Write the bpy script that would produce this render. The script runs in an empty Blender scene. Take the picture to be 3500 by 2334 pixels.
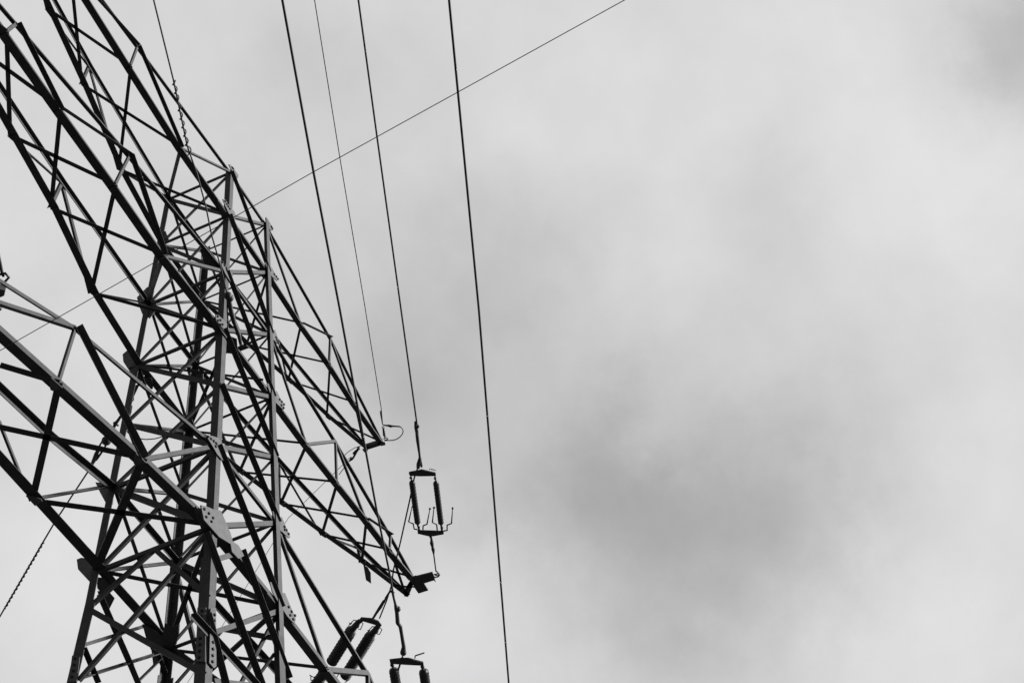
import bpy, bmesh, math, random
from mathutils import Vector, Matrix
# ------------------------------------------------------------------ camera, sky, sun, exposure
sc = bpy.context.scene
CAM = {'loc': [-18.4026, -12.1598, 1.6], 'x': [0.406537, -0.910021, -0.081172], 'y': [-0.681741, -0.361301, 0.636153], 'z': [-0.608241, -0.203282, -0.767281], 'lens': 63.359}
cd = bpy.data.cameras.new('camera'); cd.sensor_width = 36; cd.lens = CAM['lens']; cd.clip_start = 0.1; cd.clip_end = 3000
co = bpy.data.objects.new('camera', cd); sc.collection.objects.link(co)
mx = Matrix((CAM['x'], CAM['y'], CAM['z'])).transposed().to_4x4(); mx.translation = Vector(CAM['loc'])
co.matrix_world = mx; sc.camera = co
sc.view_settings.view_transform = 'Standard'; sc.view_settings.look = 'None'; sc.view_settings.gamma = 1
sc.view_settings.exposure = 1.75
SUN = Vector((0.55, -0.85, 0.45)).normalized()
elev = math.asin(SUN.z); azim = math.atan2(SUN.x, SUN.y)
wo = bpy.data.worlds.new('World'); sc.world = wo; wo.use_nodes = True
nt = wo.node_tree; N = nt.nodes; K = nt.links; N.clear()
def nd(t, **kw):
    x = N.new(t)
    for a, b in kw.items(): setattr(x, a, b)
    return x
def mth(op, a, b=None):
    x = nd('ShaderNodeMath', operation=op)
    for i, v in enumerate((a, b)):
        if v is None: continue
        if isinstance(v, (int, float)): x.inputs[i].default_value = v
        else: K.new(v, x.inputs[i])
    return x.outputs[0]
tc = nd('ShaderNodeTexCoord')
nz = nd('ShaderNodeTexNoise'); nz.inputs['Scale'].default_value = 14; nz.inputs['Detail'].default_value = 8; nz.inputs['Roughness'].default_value = .66
K.new(tc.outputs['Generated'], nz.inputs['Vector'])
sub = nd('ShaderNodeVectorMath', operation='SUBTRACT'); K.new(nz.outputs['Color'], sub.inputs[0]); sub.inputs[1].default_value = (.5, .5, .5)
scl = nd('ShaderNodeVectorMath', operation='SCALE'); K.new(sub.outputs[0], scl.inputs[0]); scl.inputs['Scale'].default_value = .075
wv = nd('ShaderNodeVectorMath', operation='ADD'); K.new(tc.outputs['Generated'], wv.inputs[0]); K.new(scl.outputs[0], wv.inputs[1])
# banks of thinner and thicker cloud: direction on the sky, angular size, thickness
CLOUDS = [[0.67241,0.17958,0.71807,0.03205,-0.13],[0.70904,0.16495,0.68561,0.04191,-0.19],[0.73348,0.11525,0.66987,0.03698,-0.1],[0.72148,0.07196,0.68868,0.03698,-0.12],[0.69813,0.11091,0.70732,0.03205,-0.05],[0.65775,0.16889,0.73406,0.01972,-0.05],[0.67123,0.22238,0.7071,0.02958,-0.09],[0.59169,0.22869,0.77305,0.0493,-0.15],[0.59552,0.27159,0.75603,0.02958,-0.08],[0.57773,0.16708,0.79895,0.03944,-0.05],[0.61216,0.04715,0.78933,0.02958,-0.09],[0.64667,0.09621,0.75668,0.04437,-0.05],[0.57689,-0.11059,0.8093,0.02712,-0.2],[0.59696,-0.09698,0.79638,0.02219,-0.06],[0.691,-0.00767,0.72281,0.03451,-0.06],[0.44179,0.24422,0.86324,0.02712,-0.07],[0.72245,0.21849,0.656,0.03698,-0.06],[0.74703,0.17628,0.64099,0.03944,-0.05],[0.5182,0.30635,0.79851,0.0493,-0.05],[0.63862,0.26465,0.72258,0.02958,-0.05],[0.75941,-0.00065,0.65061,0.02958,-0.03],[0.60898,-0.04904,0.79167,0.06409,0.07],[0.61503,0.10609,0.78133,0.02958,0.06],[0.72667,0.00459,0.68697,0.03944,0.08],[0.7864,0.04778,0.61587,0.04437,0.09],[0.67515,0.14876,0.72253,0.01356,0.08],[0.70616,0.28254,0.64924,0.03698,0.05],[0.61075,0.43876,0.65915,0.07395,0.06],[0.56531,0.00387,0.82487,0.06163,0.04],[0.53746,0.14637,0.83049,0.02958,0.03],[0.48897,0.42704,0.76062,0.06163,0.02],[0.65399,0.01006,0.75643,0.03698,0.03]]
acc = None
for cx, cy, cz, s, a in CLOUDS:
    di = nd('ShaderNodeVectorMath', operation='DISTANCE'); K.new(wv.outputs[0], di.inputs[0]); di.inputs[1].default_value = (cx, cy, cz)
    g = mth('MULTIPLY', mth('EXPONENT', mth('MULTIPLY', mth('MULTIPLY', di.outputs['Value'], di.outputs['Value']), -.5 / (s * s))), a)
    acc = g if acc is None else mth('ADD', acc, g)
n2 = nd('ShaderNodeTexNoise'); n2.inputs['Scale'].default_value = 12; n2.inputs['Detail'].default_value = 8; n2.inputs['Roughness'].default_value = .55
K.new(tc.outputs['Generated'], n2.inputs['Vector'])
acc = mth('ADD', mth('MULTIPLY', acc, .84), mth('MULTIPLY', mth('SUBTRACT', n2.outputs['Fac'], .5), .22))
cloud = mth('MAXIMUM', mth('ADD', acc, .668), .2)
st = nd('ShaderNodeTexSky', sky_type='NISHITA', sun_disc=False, sun_elevation=elev, sun_rotation=azim)
bw = nd('ShaderNodeRGBToBW'); K.new(st.outputs[0], bw.inputs[0])
tot = mth('ADD', mth('MULTIPLY', cloud, .297), mth('MULTIPLY', bw.outputs[0], .001))
bg = nd('ShaderNodeBackground'); K.new(tot, bg.inputs['Color']); bg.inputs['Strength'].default_value = 1.0
ow = nd('ShaderNodeOutputWorld'); K.new(bg.outputs[0], ow.inputs[0])
sd = bpy.data.lights.new('sun', 'SUN'); sd.energy = 5.0; sd.angle = math.radians(10); sd.color = (1, 1, 1)
so = bpy.data.objects.new('sun', sd); so.rotation_euler = SUN.to_track_quat('Z', 'Y').to_euler(); so.location = (0, 0, 60); sc.collection.objects.link(so)
# ------------------------------------------------------------------ materials (black and white photograph: neutral greys)
def material(name, col, rough, metal=0.0, var=.3, scale=6.0, bump=.02):
    m = bpy.data.materials.new(name); m.use_nodes = True; t = m.node_tree; b = t.nodes['Principled BSDF']
    c = t.nodes.new('ShaderNodeTexCoord'); n = t.nodes.new('ShaderNodeTexNoise'); n.inputs['Scale'].default_value = scale; n.inputs['Detail'].default_value = 8; n.inputs['Roughness'].default_value = .65
    t.links.new(c.outputs['Object'], n.inputs['Vector'])
    n3 = t.nodes.new('ShaderNodeTexNoise'); n3.inputs['Scale'].default_value = scale * 12; n3.inputs['Detail'].default_value = 3
    t.links.new(c.outputs['Object'], n3.inputs['Vector'])
    a = t.nodes.new('ShaderNodeMath'); a.operation = 'ADD'; t.links.new(n.outputs['Fac'], a.inputs[0]); t.links.new(n3.outputs['Fac'], a.inputs[1])
    r = t.nodes.new('ShaderNodeValToRGB'); r.color_ramp.elements[0].position = .35; r.color_ramp.elements[1].position = .65
    h = t.nodes.new('ShaderNodeMath'); h.operation = 'MULTIPLY'; h.inputs[1].default_value = .5; t.links.new(a.outputs[0], h.inputs[0]); t.links.new(h.outputs[0], r.inputs[0])
    lo, hi = col * (1 - var), col * (1 + var)
    r.color_ramp.elements[0].color = (lo, lo, lo, 1); r.color_ramp.elements[1].color = (hi, hi, hi, 1)
    t.links.new(r.outputs[0], b.inputs['Base Color']); b.inputs['Roughness'].default_value = rough; b.inputs['Metallic'].default_value = metal
    b.inputs['Specular IOR Level'].default_value = .12
    if bump:
        bu = t.nodes.new('ShaderNodeBump'); bu.inputs['Strength'].default_value = .3; bu.inputs['Distance'].default_value = bump; t.links.new(n3.outputs['Fac'], bu.inputs['Height']); t.links.new(bu.outputs[0], b.inputs['Normal'])
    return m
STEEL = material('weathered_galvanised_steel', .020, .75, 0, .5, 5, .004)
PLATE = material('gusset_steel', .036, .75, 0, .4, 9, .004)
WIRE = material('aluminium_conductor', .012, .6, 0, .2, 20, 0)
FIT = material('cast_fitting_steel', .018, .6, 0, .3, 15, 0)
RUBBER = material('dark_insulator', .02, .5, 0, .2, 10, 0)
BOLT = material('rusty_bolt', .012, .9, 0, .3, 30, 0)
GRASS = material('dry_grass', .06, .95, 0, .5, .4, .05)
# ------------------------------------------------------------------ helpers
def link(o, parent=None):
    sc.collection.objects.link(o)
    if parent is not None: o.parent = parent
    return o
def finish(bm, name, mat, parent=None, mats=None, smooth=False):
    bmesh.ops.recalc_face_normals(bm, faces=bm.faces)
    me = bpy.data.meshes.new(name); bm.to_mesh(me); bm.free()
    for m in (mats or [mat]): me.materials.append(m)
    if smooth:
        for f in me.polygons: f.use_smooth = True
    return link(bpy.data.objects.new(name, me), parent)
def thing(name, label, cat, loc=(0, 0, 0), group=None):
    o = bpy.data.objects.new(name, None); link(o); o.empty_display_size = .3
    o['label'] = label; o['category'] = cat
    if group: o['group'] = group
    return o
def add_angle(bm, a, b, u, v, wu, wv, t):
    a, b, u, v = Vector(a), Vector(b), Vector(u), Vector(v)
    prof = [(0, 0), (wu, 0), (wu, t), (t, t), (t, wv), (0, wv)]
    r = [[bm.verts.new(p + u * x + v * y) for x, y in prof] for p in (a, b)]
    for i in range(6): bm.faces.new((r[0][i], r[0][(i + 1) % 6], r[1][(i + 1) % 6], r[1][i]))
    for q in r:
        bm.faces.new((q[0], q[1], q[2], q[3])); bm.faces.new((q[0], q[3], q[4], q[5]))
def frame(d):
    d = d.normalized(); e = Vector((0, 0, 1)) if abs(d.z) < .9 else Vector((1, 0, 0))
    x = d.cross(e).normalized(); return x, d.cross(x)
def add_tube(bm, pts, rad, n=8):
    pts = [Vector(p) for p in pts]; rings = []
    x = None
    for i, p in enumerate(pts):
        d = (pts[min(i + 1, len(pts) - 1)] - pts[max(i - 1, 0)]).normalized()
        if x is None: x, y = frame(d)
        else:
            x = (x - d * x.dot(d)).normalized(); y = d.cross(x)
        rings.append([bm.verts.new(p + (x * math.cos(6.28318 * k / n) + y * math.sin(6.28318 * k / n)) * rad[i]) for k in range(n)])
    for r0, r1 in zip(rings[:-1], rings[1:]):
        for k in range(n): bm.faces.new((r0[k], r0[(k + 1) % n], r1[(k + 1) % n], r1[k]))
    bm.faces.new(rings[0]); bm.faces.new(rings[-1])
def add_sphere(bm, c, r):
    bmesh.ops.create_uvsphere(bm, u_segments=12, v_segments=8, radius=r, matrix=Matrix.Translation(c))
def add_insulator(bm, a, b, r, sheds):
    a, b = Vector(a), Vector(b); d = b - a; x, y = frame(d); prof = [(0, r * .25), (.012, r * .55), (.03, r * .75)]
    s0, s1 = .035, .965
    for i in range(sheds):
        f = s0 + (s1 - s0) * i / sheds; g = (s1 - s0) / sheds
        prof += [(f, r * .78), (f + g * .25, r * (1.0 if i % 2 else .95)), (f + g * .6, r * (1.0 if i % 2 else .95)), (f + g * .75, r * .78)]
    prof += [(.97, r * .75), (.988, r * .55), (1, r * .25)]; n = 14; rings = []
    for t, q in prof: rings.append([bm.verts.new(a + d * t + (x * math.cos(6.28318 * k / n) + y * math.sin(6.28318 * k / n)) * q) for k in range(n)])
    for r0, r1 in zip(rings[:-1], rings[1:]):
        for k in range(n): bm.faces.new((r0[k], r0[(k + 1) % n], r1[(k + 1) % n], r1[k]))
    bm.faces.new(rings[0]); bm.faces.new(rings[-1])
def add_plate(bm, pts, nrm, t, bolts):
    nrm = Vector(nrm) * t; a = [bm.verts.new(Vector(p)) for p in pts]; b = [bm.verts.new(Vector(p) + nrm) for p in pts]; n = len(a)
    bm.faces.new(a); bm.faces.new(b[::-1])
    for i in range(n): bm.faces.new((a[i], a[(i + 1) % n], b[(i + 1) % n], b[i]))
    for f in bm.faces: f.material_index = 0
    x, y = frame(nrm); nn = nrm.normalized()
    for c in bolts:
        c = Vector(c); r0 = [bm.verts.new(c + (x * math.cos(k * 1.0472) + y * math.sin(k * 1.0472)) * .0245) for k in range(6)]
        r1 = [bm.verts.new(v.co + nn * .022) for v in r0]
        fs = [bm.faces.new(r1)] + [bm.faces.new((r0[k], r0[(k + 1) % 6], r1[(k + 1) % 6], r1[k])) for k in range(6)]
        for f in fs: f.material_index = 1
# ------------------------------------------------------------------ setting
bm = bmesh.new()
bmesh.ops.create_grid(bm, x_segments=40, y_segments=40, size=900)
for v in bm.verts: v.co.z = 0.6 * math.sin(v.co.x * .01) * math.cos(v.co.y * .013) if v.co.length > 90 else 0
g = finish(bm, 'ground', GRASS); g['kind'] = 'structure'
# ------------------------------------------------------------------ lattice tower
tower = thing('lattice_tower', 'tall steel lattice transmission tower with long crossarms filling the left side', 'transmission tower')
ARMLAB = dict(right1='uppermost crossarm pointing right, narrow with the earth wire at its tip', right2='middle crossarm pointing right with the double insulator strings',
              right3='lowest crossarm pointing right, running out below', left1='uppermost crossarm reaching up and left', left2='middle crossarm reaching up and left',
              left3='lowest and heaviest crossarm on the left')
arms = {}
for k_, l_ in ARMLAB.items():
    a = bpy.data.objects.new('crossarm', None); link(a, tower); a['label'] = l_; arms[k_] = a
# owner, part name, end, end, flange directions, flange widths, thickness (metres)
BARS = [
[0,"leg",[-0.7471,-0.7277,32.5337],[-0.9255,-0.9014,27.0712],[0.9995,-0.001,-0.0326],[-0.0,0.9995,-0.0318],0.1237,0.1237,0.0135],
[0,"leg",[-0.9255,-0.9014,27.0712],[-1.115,-1.086,21.2687],[0.9995,-0.001,-0.0326],[-0.0,0.9995,-0.0318],0.1425,0.1425,0.0135],
[0,"leg",[-1.115,-1.086,21.2687],[-1.2203,-1.1886,18.0437],[0.9995,-0.001,-0.0326],[-0.0,0.9995,-0.0318],0.1875,0.1875,0.0135],
[0,"leg",[-1.2203,-1.1886,18.0437],[-1.3379,-1.3032,14.4437],[0.9995,-0.001,-0.0326],[-0.0,0.9995,-0.0318],0.1875,0.1875,0.0135],
[0,"leg",[-1.3379,-1.3032,14.4437],[-1.4726,-1.4344,10.3187],[0.9995,-0.001,-0.0326],[0.0,0.9995,-0.0318],0.1875,0.1875,0.0135],
[0,"leg",[-1.4726,-1.4344,10.3187],[-1.6196,-1.5776,5.8187],[0.9995,-0.001,-0.0326],[-0.0,0.9995,-0.0318],0.1875,0.1875,0.0135],
[0,"leg",[-1.6196,-1.5776,5.8187],[-1.8268,-1.7794,-0.525],[0.9995,-0.001,-0.0326],[-0.0,0.9995,-0.0318],0.1875,0.1875,0.0135],
[1,"leg",[0.7471,-0.7802,32.5337],[0.9255,-0.9539,27.0712],[-0.9995,-0.001,-0.0326],[0.0,0.9995,-0.0318],0.1237,0.1237,0.0135],
[1,"leg",[0.9255,-0.9539,27.0712],[1.115,-1.1385,21.2687],[-0.9995,-0.001,-0.0326],[0.0,0.9995,-0.0318],0.1425,0.1425,0.0135],
[1,"leg",[1.115,-1.1385,21.2687],[1.2203,-1.2411,18.0437],[-0.9995,-0.001,-0.0326],[0.0,0.9995,-0.0318],0.1875,0.1875,0.0135],
[1,"leg",[1.2203,-1.2411,18.0437],[1.3379,-1.3557,14.4437],[-0.9995,-0.001,-0.0326],[0.0,0.9995,-0.0318],0.1875,0.1875,0.0135],
[1,"leg",[1.3379,-1.3557,14.4437],[1.4726,-1.4869,10.3187],[-0.9995,-0.001,-0.0326],[0.0,0.9995,-0.0318],0.1875,0.1875,0.0135],
[1,"leg",[1.4726,-1.4869,10.3187],[1.6196,-1.6301,5.8187],[-0.9995,-0.001,-0.0326],[0.0,0.9995,-0.0318],0.1875,0.1875,0.0135],
[1,"leg",[1.6196,-1.6301,5.8187],[1.8268,-1.8319,-0.525],[-0.9995,-0.001,-0.0326],[0.0,0.9995,-0.0318],0.1875,0.1875,0.0135],
[2,"leg",[-0.7471,0.8027,32.5337],[-0.9255,0.9764,27.0712],[0.9995,0.001,-0.0326],[-0.0,-0.9995,-0.0318],0.1237,0.1237,0.0135],
[2,"leg",[-0.9255,0.9764,27.0712],[-1.115,1.1719,21.2687],[0.9995,0.0011,-0.0326],[-0.0,-0.9994,-0.0337],0.1425,0.1425,0.0135],
[2,"leg",[-1.115,1.1719,21.2687],[-1.2203,1.3911,18.0437],[0.9995,0.0022,-0.0325],[-0.0,-0.9977,-0.0678],0.1875,0.1875,0.0135],
[2,"leg",[-1.2203,1.3911,18.0437],[-1.3379,1.5057,14.4437],[0.9995,0.001,-0.0326],[-0.0,-0.9995,-0.0318],0.1875,0.1875,0.0135],
[2,"leg",[-1.3379,1.5057,14.4437],[-1.4726,1.6369,10.3187],[0.9995,0.001,-0.0326],[0.0,-0.9995,-0.0318],0.1875,0.1875,0.0135],
[2,"leg",[-1.4726,1.6369,10.3187],[-1.6196,1.7801,5.8187],[0.9995,0.001,-0.0326],[-0.0,-0.9995,-0.0318],0.1875,0.1875,0.0135],
[2,"leg",[-1.6196,1.7801,5.8187],[-1.8268,1.9819,-0.525],[0.9995,0.001,-0.0326],[-0.0,-0.9995,-0.0318],0.1875,0.1875,0.0135],
[3,"leg",[0.7471,0.7427,32.5337],[0.9255,0.9164,27.0712],[-0.9995,0.001,-0.0326],[0.0,-0.9995,-0.0318],0.1237,0.1237,0.0135],
[3,"leg",[0.9255,0.9164,27.0712],[1.115,1.101,21.2687],[-0.9995,0.001,-0.0326],[0.0,-0.9995,-0.0318],0.1425,0.1425,0.0135],
[3,"leg",[1.115,1.101,21.2687],[1.2203,1.2036,18.0437],[-0.9995,0.001,-0.0326],[0.0,-0.9995,-0.0318],0.1875,0.1875,0.0135],
[3,"leg",[1.2203,1.2036,18.0437],[1.3379,1.3182,14.4437],[-0.9995,0.001,-0.0326],[0.0,-0.9995,-0.0318],0.1875,0.1875,0.0135],
[3,"leg",[1.3379,1.3182,14.4437],[1.4726,1.4494,10.3187],[-0.9995,0.001,-0.0326],[0.0,-0.9995,-0.0318],0.1875,0.1875,0.0135],
[3,"leg",[1.4726,1.4494,10.3187],[1.6196,1.5926,5.8187],[-0.9995,0.001,-0.0326],[0.0,-0.9995,-0.0318],0.1875,0.1875,0.0135],
[3,"leg",[1.6196,1.5926,5.8187],[1.8268,1.7944,-0.525],[-0.9995,0.001,-0.0326],[0.0,-0.9995,-0.0318],0.1875,0.1875,0.0135],
[9,"lower_lattice",[-1.2589,-1.1869,18.0162],[1.2993,-1.3539,14.4162],[0.7886,0.28,0.5474],[-0.2073,0.9593,-0.1919],0.09,0.075,0.009],
[9,"lower_lattice",[1.259,-1.2408,18.0162],[-1.2993,-1.3028,14.4162],[-0.7776,0.3095,0.5473],[0.2445,0.9508,-0.1902],0.09,0.075,0.009],
[9,"lower_lattice",[-1.2202,-1.1828,17.9967],[1.2205,-1.2353,17.9967],[0.0042,0.196,0.9806],[0.0211,0.9804,-0.1961],0.09,0.075,0.009],
[9,"lower_lattice",[-1.3771,-1.3018,14.417],[1.4335,-1.4855,10.292],[0.7973,0.288,0.5304],[-0.2183,0.9569,-0.1914],0.09,0.075,0.009],
[9,"lower_lattice",[1.3771,-1.3556,14.417],[-1.4334,-1.4344,10.292],[-0.7871,0.3151,0.5303],[0.252,0.9489,-0.1898],0.09,0.075,0.009],
[9,"lower_lattice",[-1.3378,-1.2973,14.3967],[1.338,-1.3498,14.3967],[0.0038,0.196,0.9806],[0.0192,0.9804,-0.1961],0.09,0.075,0.009],
[9,"lower_lattice",[-1.5117,-1.433,10.2918],[1.5806,-1.6287,5.7918],[0.7951,0.2879,0.5338],[-0.218,0.957,-0.1914],0.09,0.075,0.009],
[9,"lower_lattice",[1.5117,-1.4867,10.2919],[-1.5805,-1.5774,5.7919],[-0.7858,0.3124,0.5337],[0.2486,0.9498,-0.19],0.09,0.075,0.009],
[9,"lower_lattice",[-1.4725,-1.4285,10.2717],[1.4728,-1.481,10.2717],[0.0035,0.1961,0.9806],[0.0175,0.9804,-0.1961],0.09,0.075,0.009],
[9,"lower_lattice",[-1.6613,-1.5784,5.7961],[1.7851,-1.8328,-0.5476],[0.834,0.3334,0.4397],[-0.2773,0.9421,-0.1884],0.09,0.075,0.009],
[9,"lower_lattice",[1.6613,-1.6321,5.7961],[-1.7852,-1.7814,-0.5476],[-0.8247,0.3558,0.4397],[0.3035,0.9343,-0.1869],0.09,0.075,0.009],
[9,"lower_lattice",[-1.6195,-1.5717,5.7717],[1.6197,-1.6242,5.7717],[0.0032,0.1961,0.9806],[0.0159,0.9805,-0.1961],0.09,0.075,0.009],
[9,"lower_lattice",[-1.2518,1.3631,18.0219],[1.3065,1.2901,14.4219],[0.7788,0.3064,0.5473],[0.2407,-0.9517,0.1903],0.09,0.075,0.009],
[9,"lower_lattice",[1.2477,1.1719,18.0216],[-1.3105,1.4739,14.4216],[-0.73,0.4022,0.5525],[-0.3648,-0.913,0.1826],0.09,0.075,0.009],
[9,"lower_lattice",[-1.2221,1.3677,18.0025],[1.2185,1.1802,18.0025],[0.015,0.195,0.9807],[-0.0751,-0.9778,0.1956],0.09,0.075,0.009],
[9,"lower_lattice",[-1.3693,1.477,14.4227],[1.4412,1.4208,10.2977],[0.7848,0.3207,0.5303],[0.259,-0.9471,0.1894],0.09,0.075,0.009],
[9,"lower_lattice",[1.3656,1.2862,14.4224],[-1.4449,1.6049,10.2974],[-0.7395,0.408,0.5354],[-0.3706,-0.9107,0.1821],0.09,0.075,0.009],
[9,"lower_lattice",[-1.3396,1.4822,14.4025],[1.3363,1.2947,14.4025],[0.0137,0.1952,0.9807],[-0.0685,-0.9783,0.1957],0.09,0.075,0.009],
[9,"lower_lattice",[-1.5039,1.6082,10.2975],[1.5884,1.5638,5.7975],[0.7815,0.323,0.5338],[0.2619,-0.9464,0.1893],0.09,0.075,0.009],
[9,"lower_lattice",[1.5005,1.4176,10.2972],[-1.5918,1.7483,5.7972],[-0.7404,0.4024,0.5384],[-0.3635,-0.9135,0.1827],0.09,0.075,0.009],
[9,"lower_lattice",[-1.4741,1.6134,10.2775],[1.4712,1.4259,10.2775],[0.0124,0.1953,0.9807],[-0.0623,-0.9787,0.1957],0.09,0.075,0.009],
[9,"lower_lattice",[-1.6509,1.7487,5.8017],[1.7956,1.7631,-0.5421],[0.809,0.3893,0.4404],[0.3429,-0.9211,0.1842],0.09,0.075,0.009],
[9,"lower_lattice",[1.6478,1.5586,5.8013],[-1.7986,1.9479,-0.5424],[-0.7686,0.4589,0.4457],[-0.4267,-0.8869,0.1774],0.09,0.075,0.009],
[9,"lower_lattice",[-1.621,1.7566,5.7775],[1.6183,1.5691,5.7775],[0.0113,0.1955,0.9806],[-0.0567,-0.979,0.1958],0.09,0.075,0.009],
[9,"lower_lattice",[-1.2043,-1.2241,18.0166],[-1.3219,1.4702,14.4166],[-0.0234,0.8,0.5995],[0.9994,0.0344,-0.0069],0.09,0.075,0.009],
[9,"lower_lattice",[-1.2029,1.4262,18.0169],[-1.3205,-1.2681,14.4169],[-0.0547,-0.7985,0.5994],[0.9982,-0.0594,0.0119],0.09,0.075,0.009],
[9,"lower_lattice",[-1.2053,-1.1886,17.9987],[-1.2053,1.3911,17.9987],[0.0,0.0,1.0],[1.0,0.0,0.0],0.09,0.075,0.009],
[9,"lower_lattice",[-1.3218,-1.3393,14.4175],[-1.4565,1.6008,10.2925],[-0.025,0.8137,0.5808],[0.9993,0.0358,-0.0072],0.09,0.075,0.009],
[9,"lower_lattice",[-1.3203,1.5413,14.4178],[-1.455,-1.3988,10.2928],[-0.0591,-0.812,0.5807],[0.9979,-0.0636,0.0127],0.09,0.075,0.009],
[9,"lower_lattice",[-1.3229,-1.3032,14.3987],[-1.3229,1.5057,14.3987],[0.0,0.0,1.0],[1.0,0.0,0.0],0.09,0.075,0.009],
[9,"lower_lattice",[-1.4565,-1.4705,10.2924],[-1.6035,1.744,5.7924],[-0.0249,0.8131,0.5816],[0.9993,0.0357,-0.0071],0.09,0.075,0.009],
[9,"lower_lattice",[-1.455,1.6725,10.2927],[-1.602,-1.542,5.7927],[-0.0589,-0.8114,0.5815],[0.9979,-0.0634,0.0127],0.09,0.075,0.009],
[9,"lower_lattice",[-1.4576,-1.4344,10.2737],[-1.4576,1.6369,10.2737],[0.0,0.0,1.0],[1.0,0.0,0.0],0.09,0.075,0.009],
[9,"lower_lattice",[-1.6031,-1.6161,5.7965],[-1.8103,1.9433,-0.5472],[-0.0332,0.8712,0.4899],[0.999,0.0429,-0.0086],0.09,0.075,0.009],
[9,"lower_lattice",[-1.6008,1.8178,5.797],[-1.808,-1.7417,-0.5468],[-0.0873,-0.8675,0.4896],[0.9958,-0.0901,0.018],0.09,0.075,0.009],
[9,"lower_lattice",[-1.6046,-1.5776,5.7737],[-1.6046,1.7801,5.7737],[0.0,0.0,1.0],[1.0,0.0,0.0],0.09,0.075,0.009],
[9,"lower_lattice",[1.2042,-1.2773,18.0175],[1.3218,1.2821,14.4175],[0.025,0.8144,0.5798],[-0.9993,0.0358,-0.0072],0.09,0.075,0.009],
[9,"lower_lattice",[1.2027,1.2393,18.0178],[1.3203,-1.3201,14.4178],[0.0594,-0.8127,0.5797],[-0.9979,-0.0638,0.0128],0.09,0.075,0.009],
[9,"lower_lattice",[1.2053,-1.2411,17.9987],[1.2053,1.2036,17.9987],[0.0,0.0,1.0],[-1.0,0.0,0.0],0.09,0.075,0.009],
[9,"lower_lattice",[1.3217,-1.3923,14.4183],[1.4565,1.4128,10.2933],[0.0265,0.8262,0.5627],[-0.9993,0.0371,-0.0074],0.09,0.075,0.009],
[9,"lower_lattice",[1.3201,1.3543,14.4186],[1.4548,-1.4508,10.2936],[0.0637,-0.8243,0.5626],[-0.9976,-0.0679,0.0136],0.09,0.075,0.009],
[9,"lower_lattice",[1.3229,-1.3557,14.3987],[1.3229,1.3182,14.3987],[0.0,0.0,1.0],[-1.0,0.0,0.0],0.09,0.075,0.009],
[9,"lower_lattice",[1.4565,-1.5235,10.2932],[1.6035,1.556,5.7932],[0.0263,0.8246,0.5651],[-0.9993,0.0369,-0.0074],0.09,0.075,0.009],
[9,"lower_lattice",[1.4548,1.4854,10.2935],[1.6018,-1.5941,5.7935],[0.0631,-0.8227,0.565],[-0.9976,-0.0673,0.0135],0.09,0.075,0.009],
[9,"lower_lattice",[1.4576,-1.4869,10.2737],[1.4576,1.4494,10.2737],[0.0,0.0,1.0],[-1.0,0.0,0.0],0.09,0.075,0.009],
[9,"lower_lattice",[1.6031,-1.669,5.7972],[1.8103,1.7555,-0.5465],[0.0346,0.879,0.4756],[-0.999,0.0441,-0.0088],0.09,0.075,0.009],
[9,"lower_lattice",[1.6005,1.6305,5.7976],[1.8077,-1.794,-0.5461],[0.0932,-0.8749,0.4753],[-0.9952,-0.0957,0.0191],0.09,0.075,0.009],
[9,"lower_lattice",[1.6046,-1.6301,5.7737],[1.6046,1.5926,5.7737],[0.0,0.0,1.0],[-1.0,0.0,0.0],0.09,0.075,0.009],
["tower","diagonal_brace",[-0.75,-0.7305,32.4437],[0.8026,-0.7817,30.8345],[-0.7198,-0.0221,-0.6938],[0.0,-0.9995,0.0318],0.045,0.069,0.006],
["tower","diagonal_brace",[0.7716,-0.7298,32.4229],[-0.781,-0.781,30.8137],[-0.7191,-0.0237,0.6945],[-0.033,0.9995,-0.0],0.06,0.06,0.006],
["tower","diagonal_brace",[-0.8026,-0.7817,30.8345],[0.866,-0.8435,28.8923],[-0.7587,-0.0207,-0.6511],[0.0,-0.9995,0.0318],0.0534,0.0819,0.006],
["tower","diagonal_brace",[0.8296,-0.7807,30.8113],[-0.839,-0.8425,28.8691],[-0.7578,-0.0281,0.6519],[-0.037,0.9993,0.0],0.0713,0.0713,0.0071],
["tower","diagonal_brace",[-0.866,-0.8435,28.8923],[0.9255,-0.9014,27.0712],[-0.7131,-0.0223,-0.7007],[0.0,-0.9995,0.0318],0.0534,0.0819,0.006],
["tower","diagonal_brace",[0.8914,-0.8427,28.8673],[-0.9001,-0.9006,27.0462],[-0.7123,-0.023,0.7015],[-0.0323,0.9995,0.0],0.0713,0.0713,0.0071],
["tower","diagonal_brace",[-0.9255,-0.9014,27.0712],[0.9778,-0.9524,25.4683],[-0.6444,-0.0243,-0.7643],[0.0,-0.9995,0.0318],0.0591,0.0906,0.006],
["tower","diagonal_brace",[0.9508,-0.9008,27.0411],[-0.9525,-0.9518,25.4382],[-0.6438,-0.0172,0.765],[-0.0268,0.9996,-0.0],0.0788,0.0788,0.0079],
["tower","diagonal_brace",[-0.9778,-0.9524,25.4683],[1.031,-1.0042,23.84],[-0.6299,-0.0247,-0.7763],[0.0,-0.9995,0.0318],0.0591,0.0906,0.006],
["tower","diagonal_brace",[1.0026,-0.9518,25.4377],[-1.0062,-1.0036,23.8094],[-0.6294,-0.0162,0.777],[-0.0258,0.9997,-0.0],0.0788,0.0788,0.0079],
["tower","diagonal_brace",[-1.031,-1.0042,23.84],[1.0943,-1.0659,21.9023],[-0.6739,-0.0235,-0.7384],[0.0,-0.9995,0.0318],0.0647,0.0992,0.0065],
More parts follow.
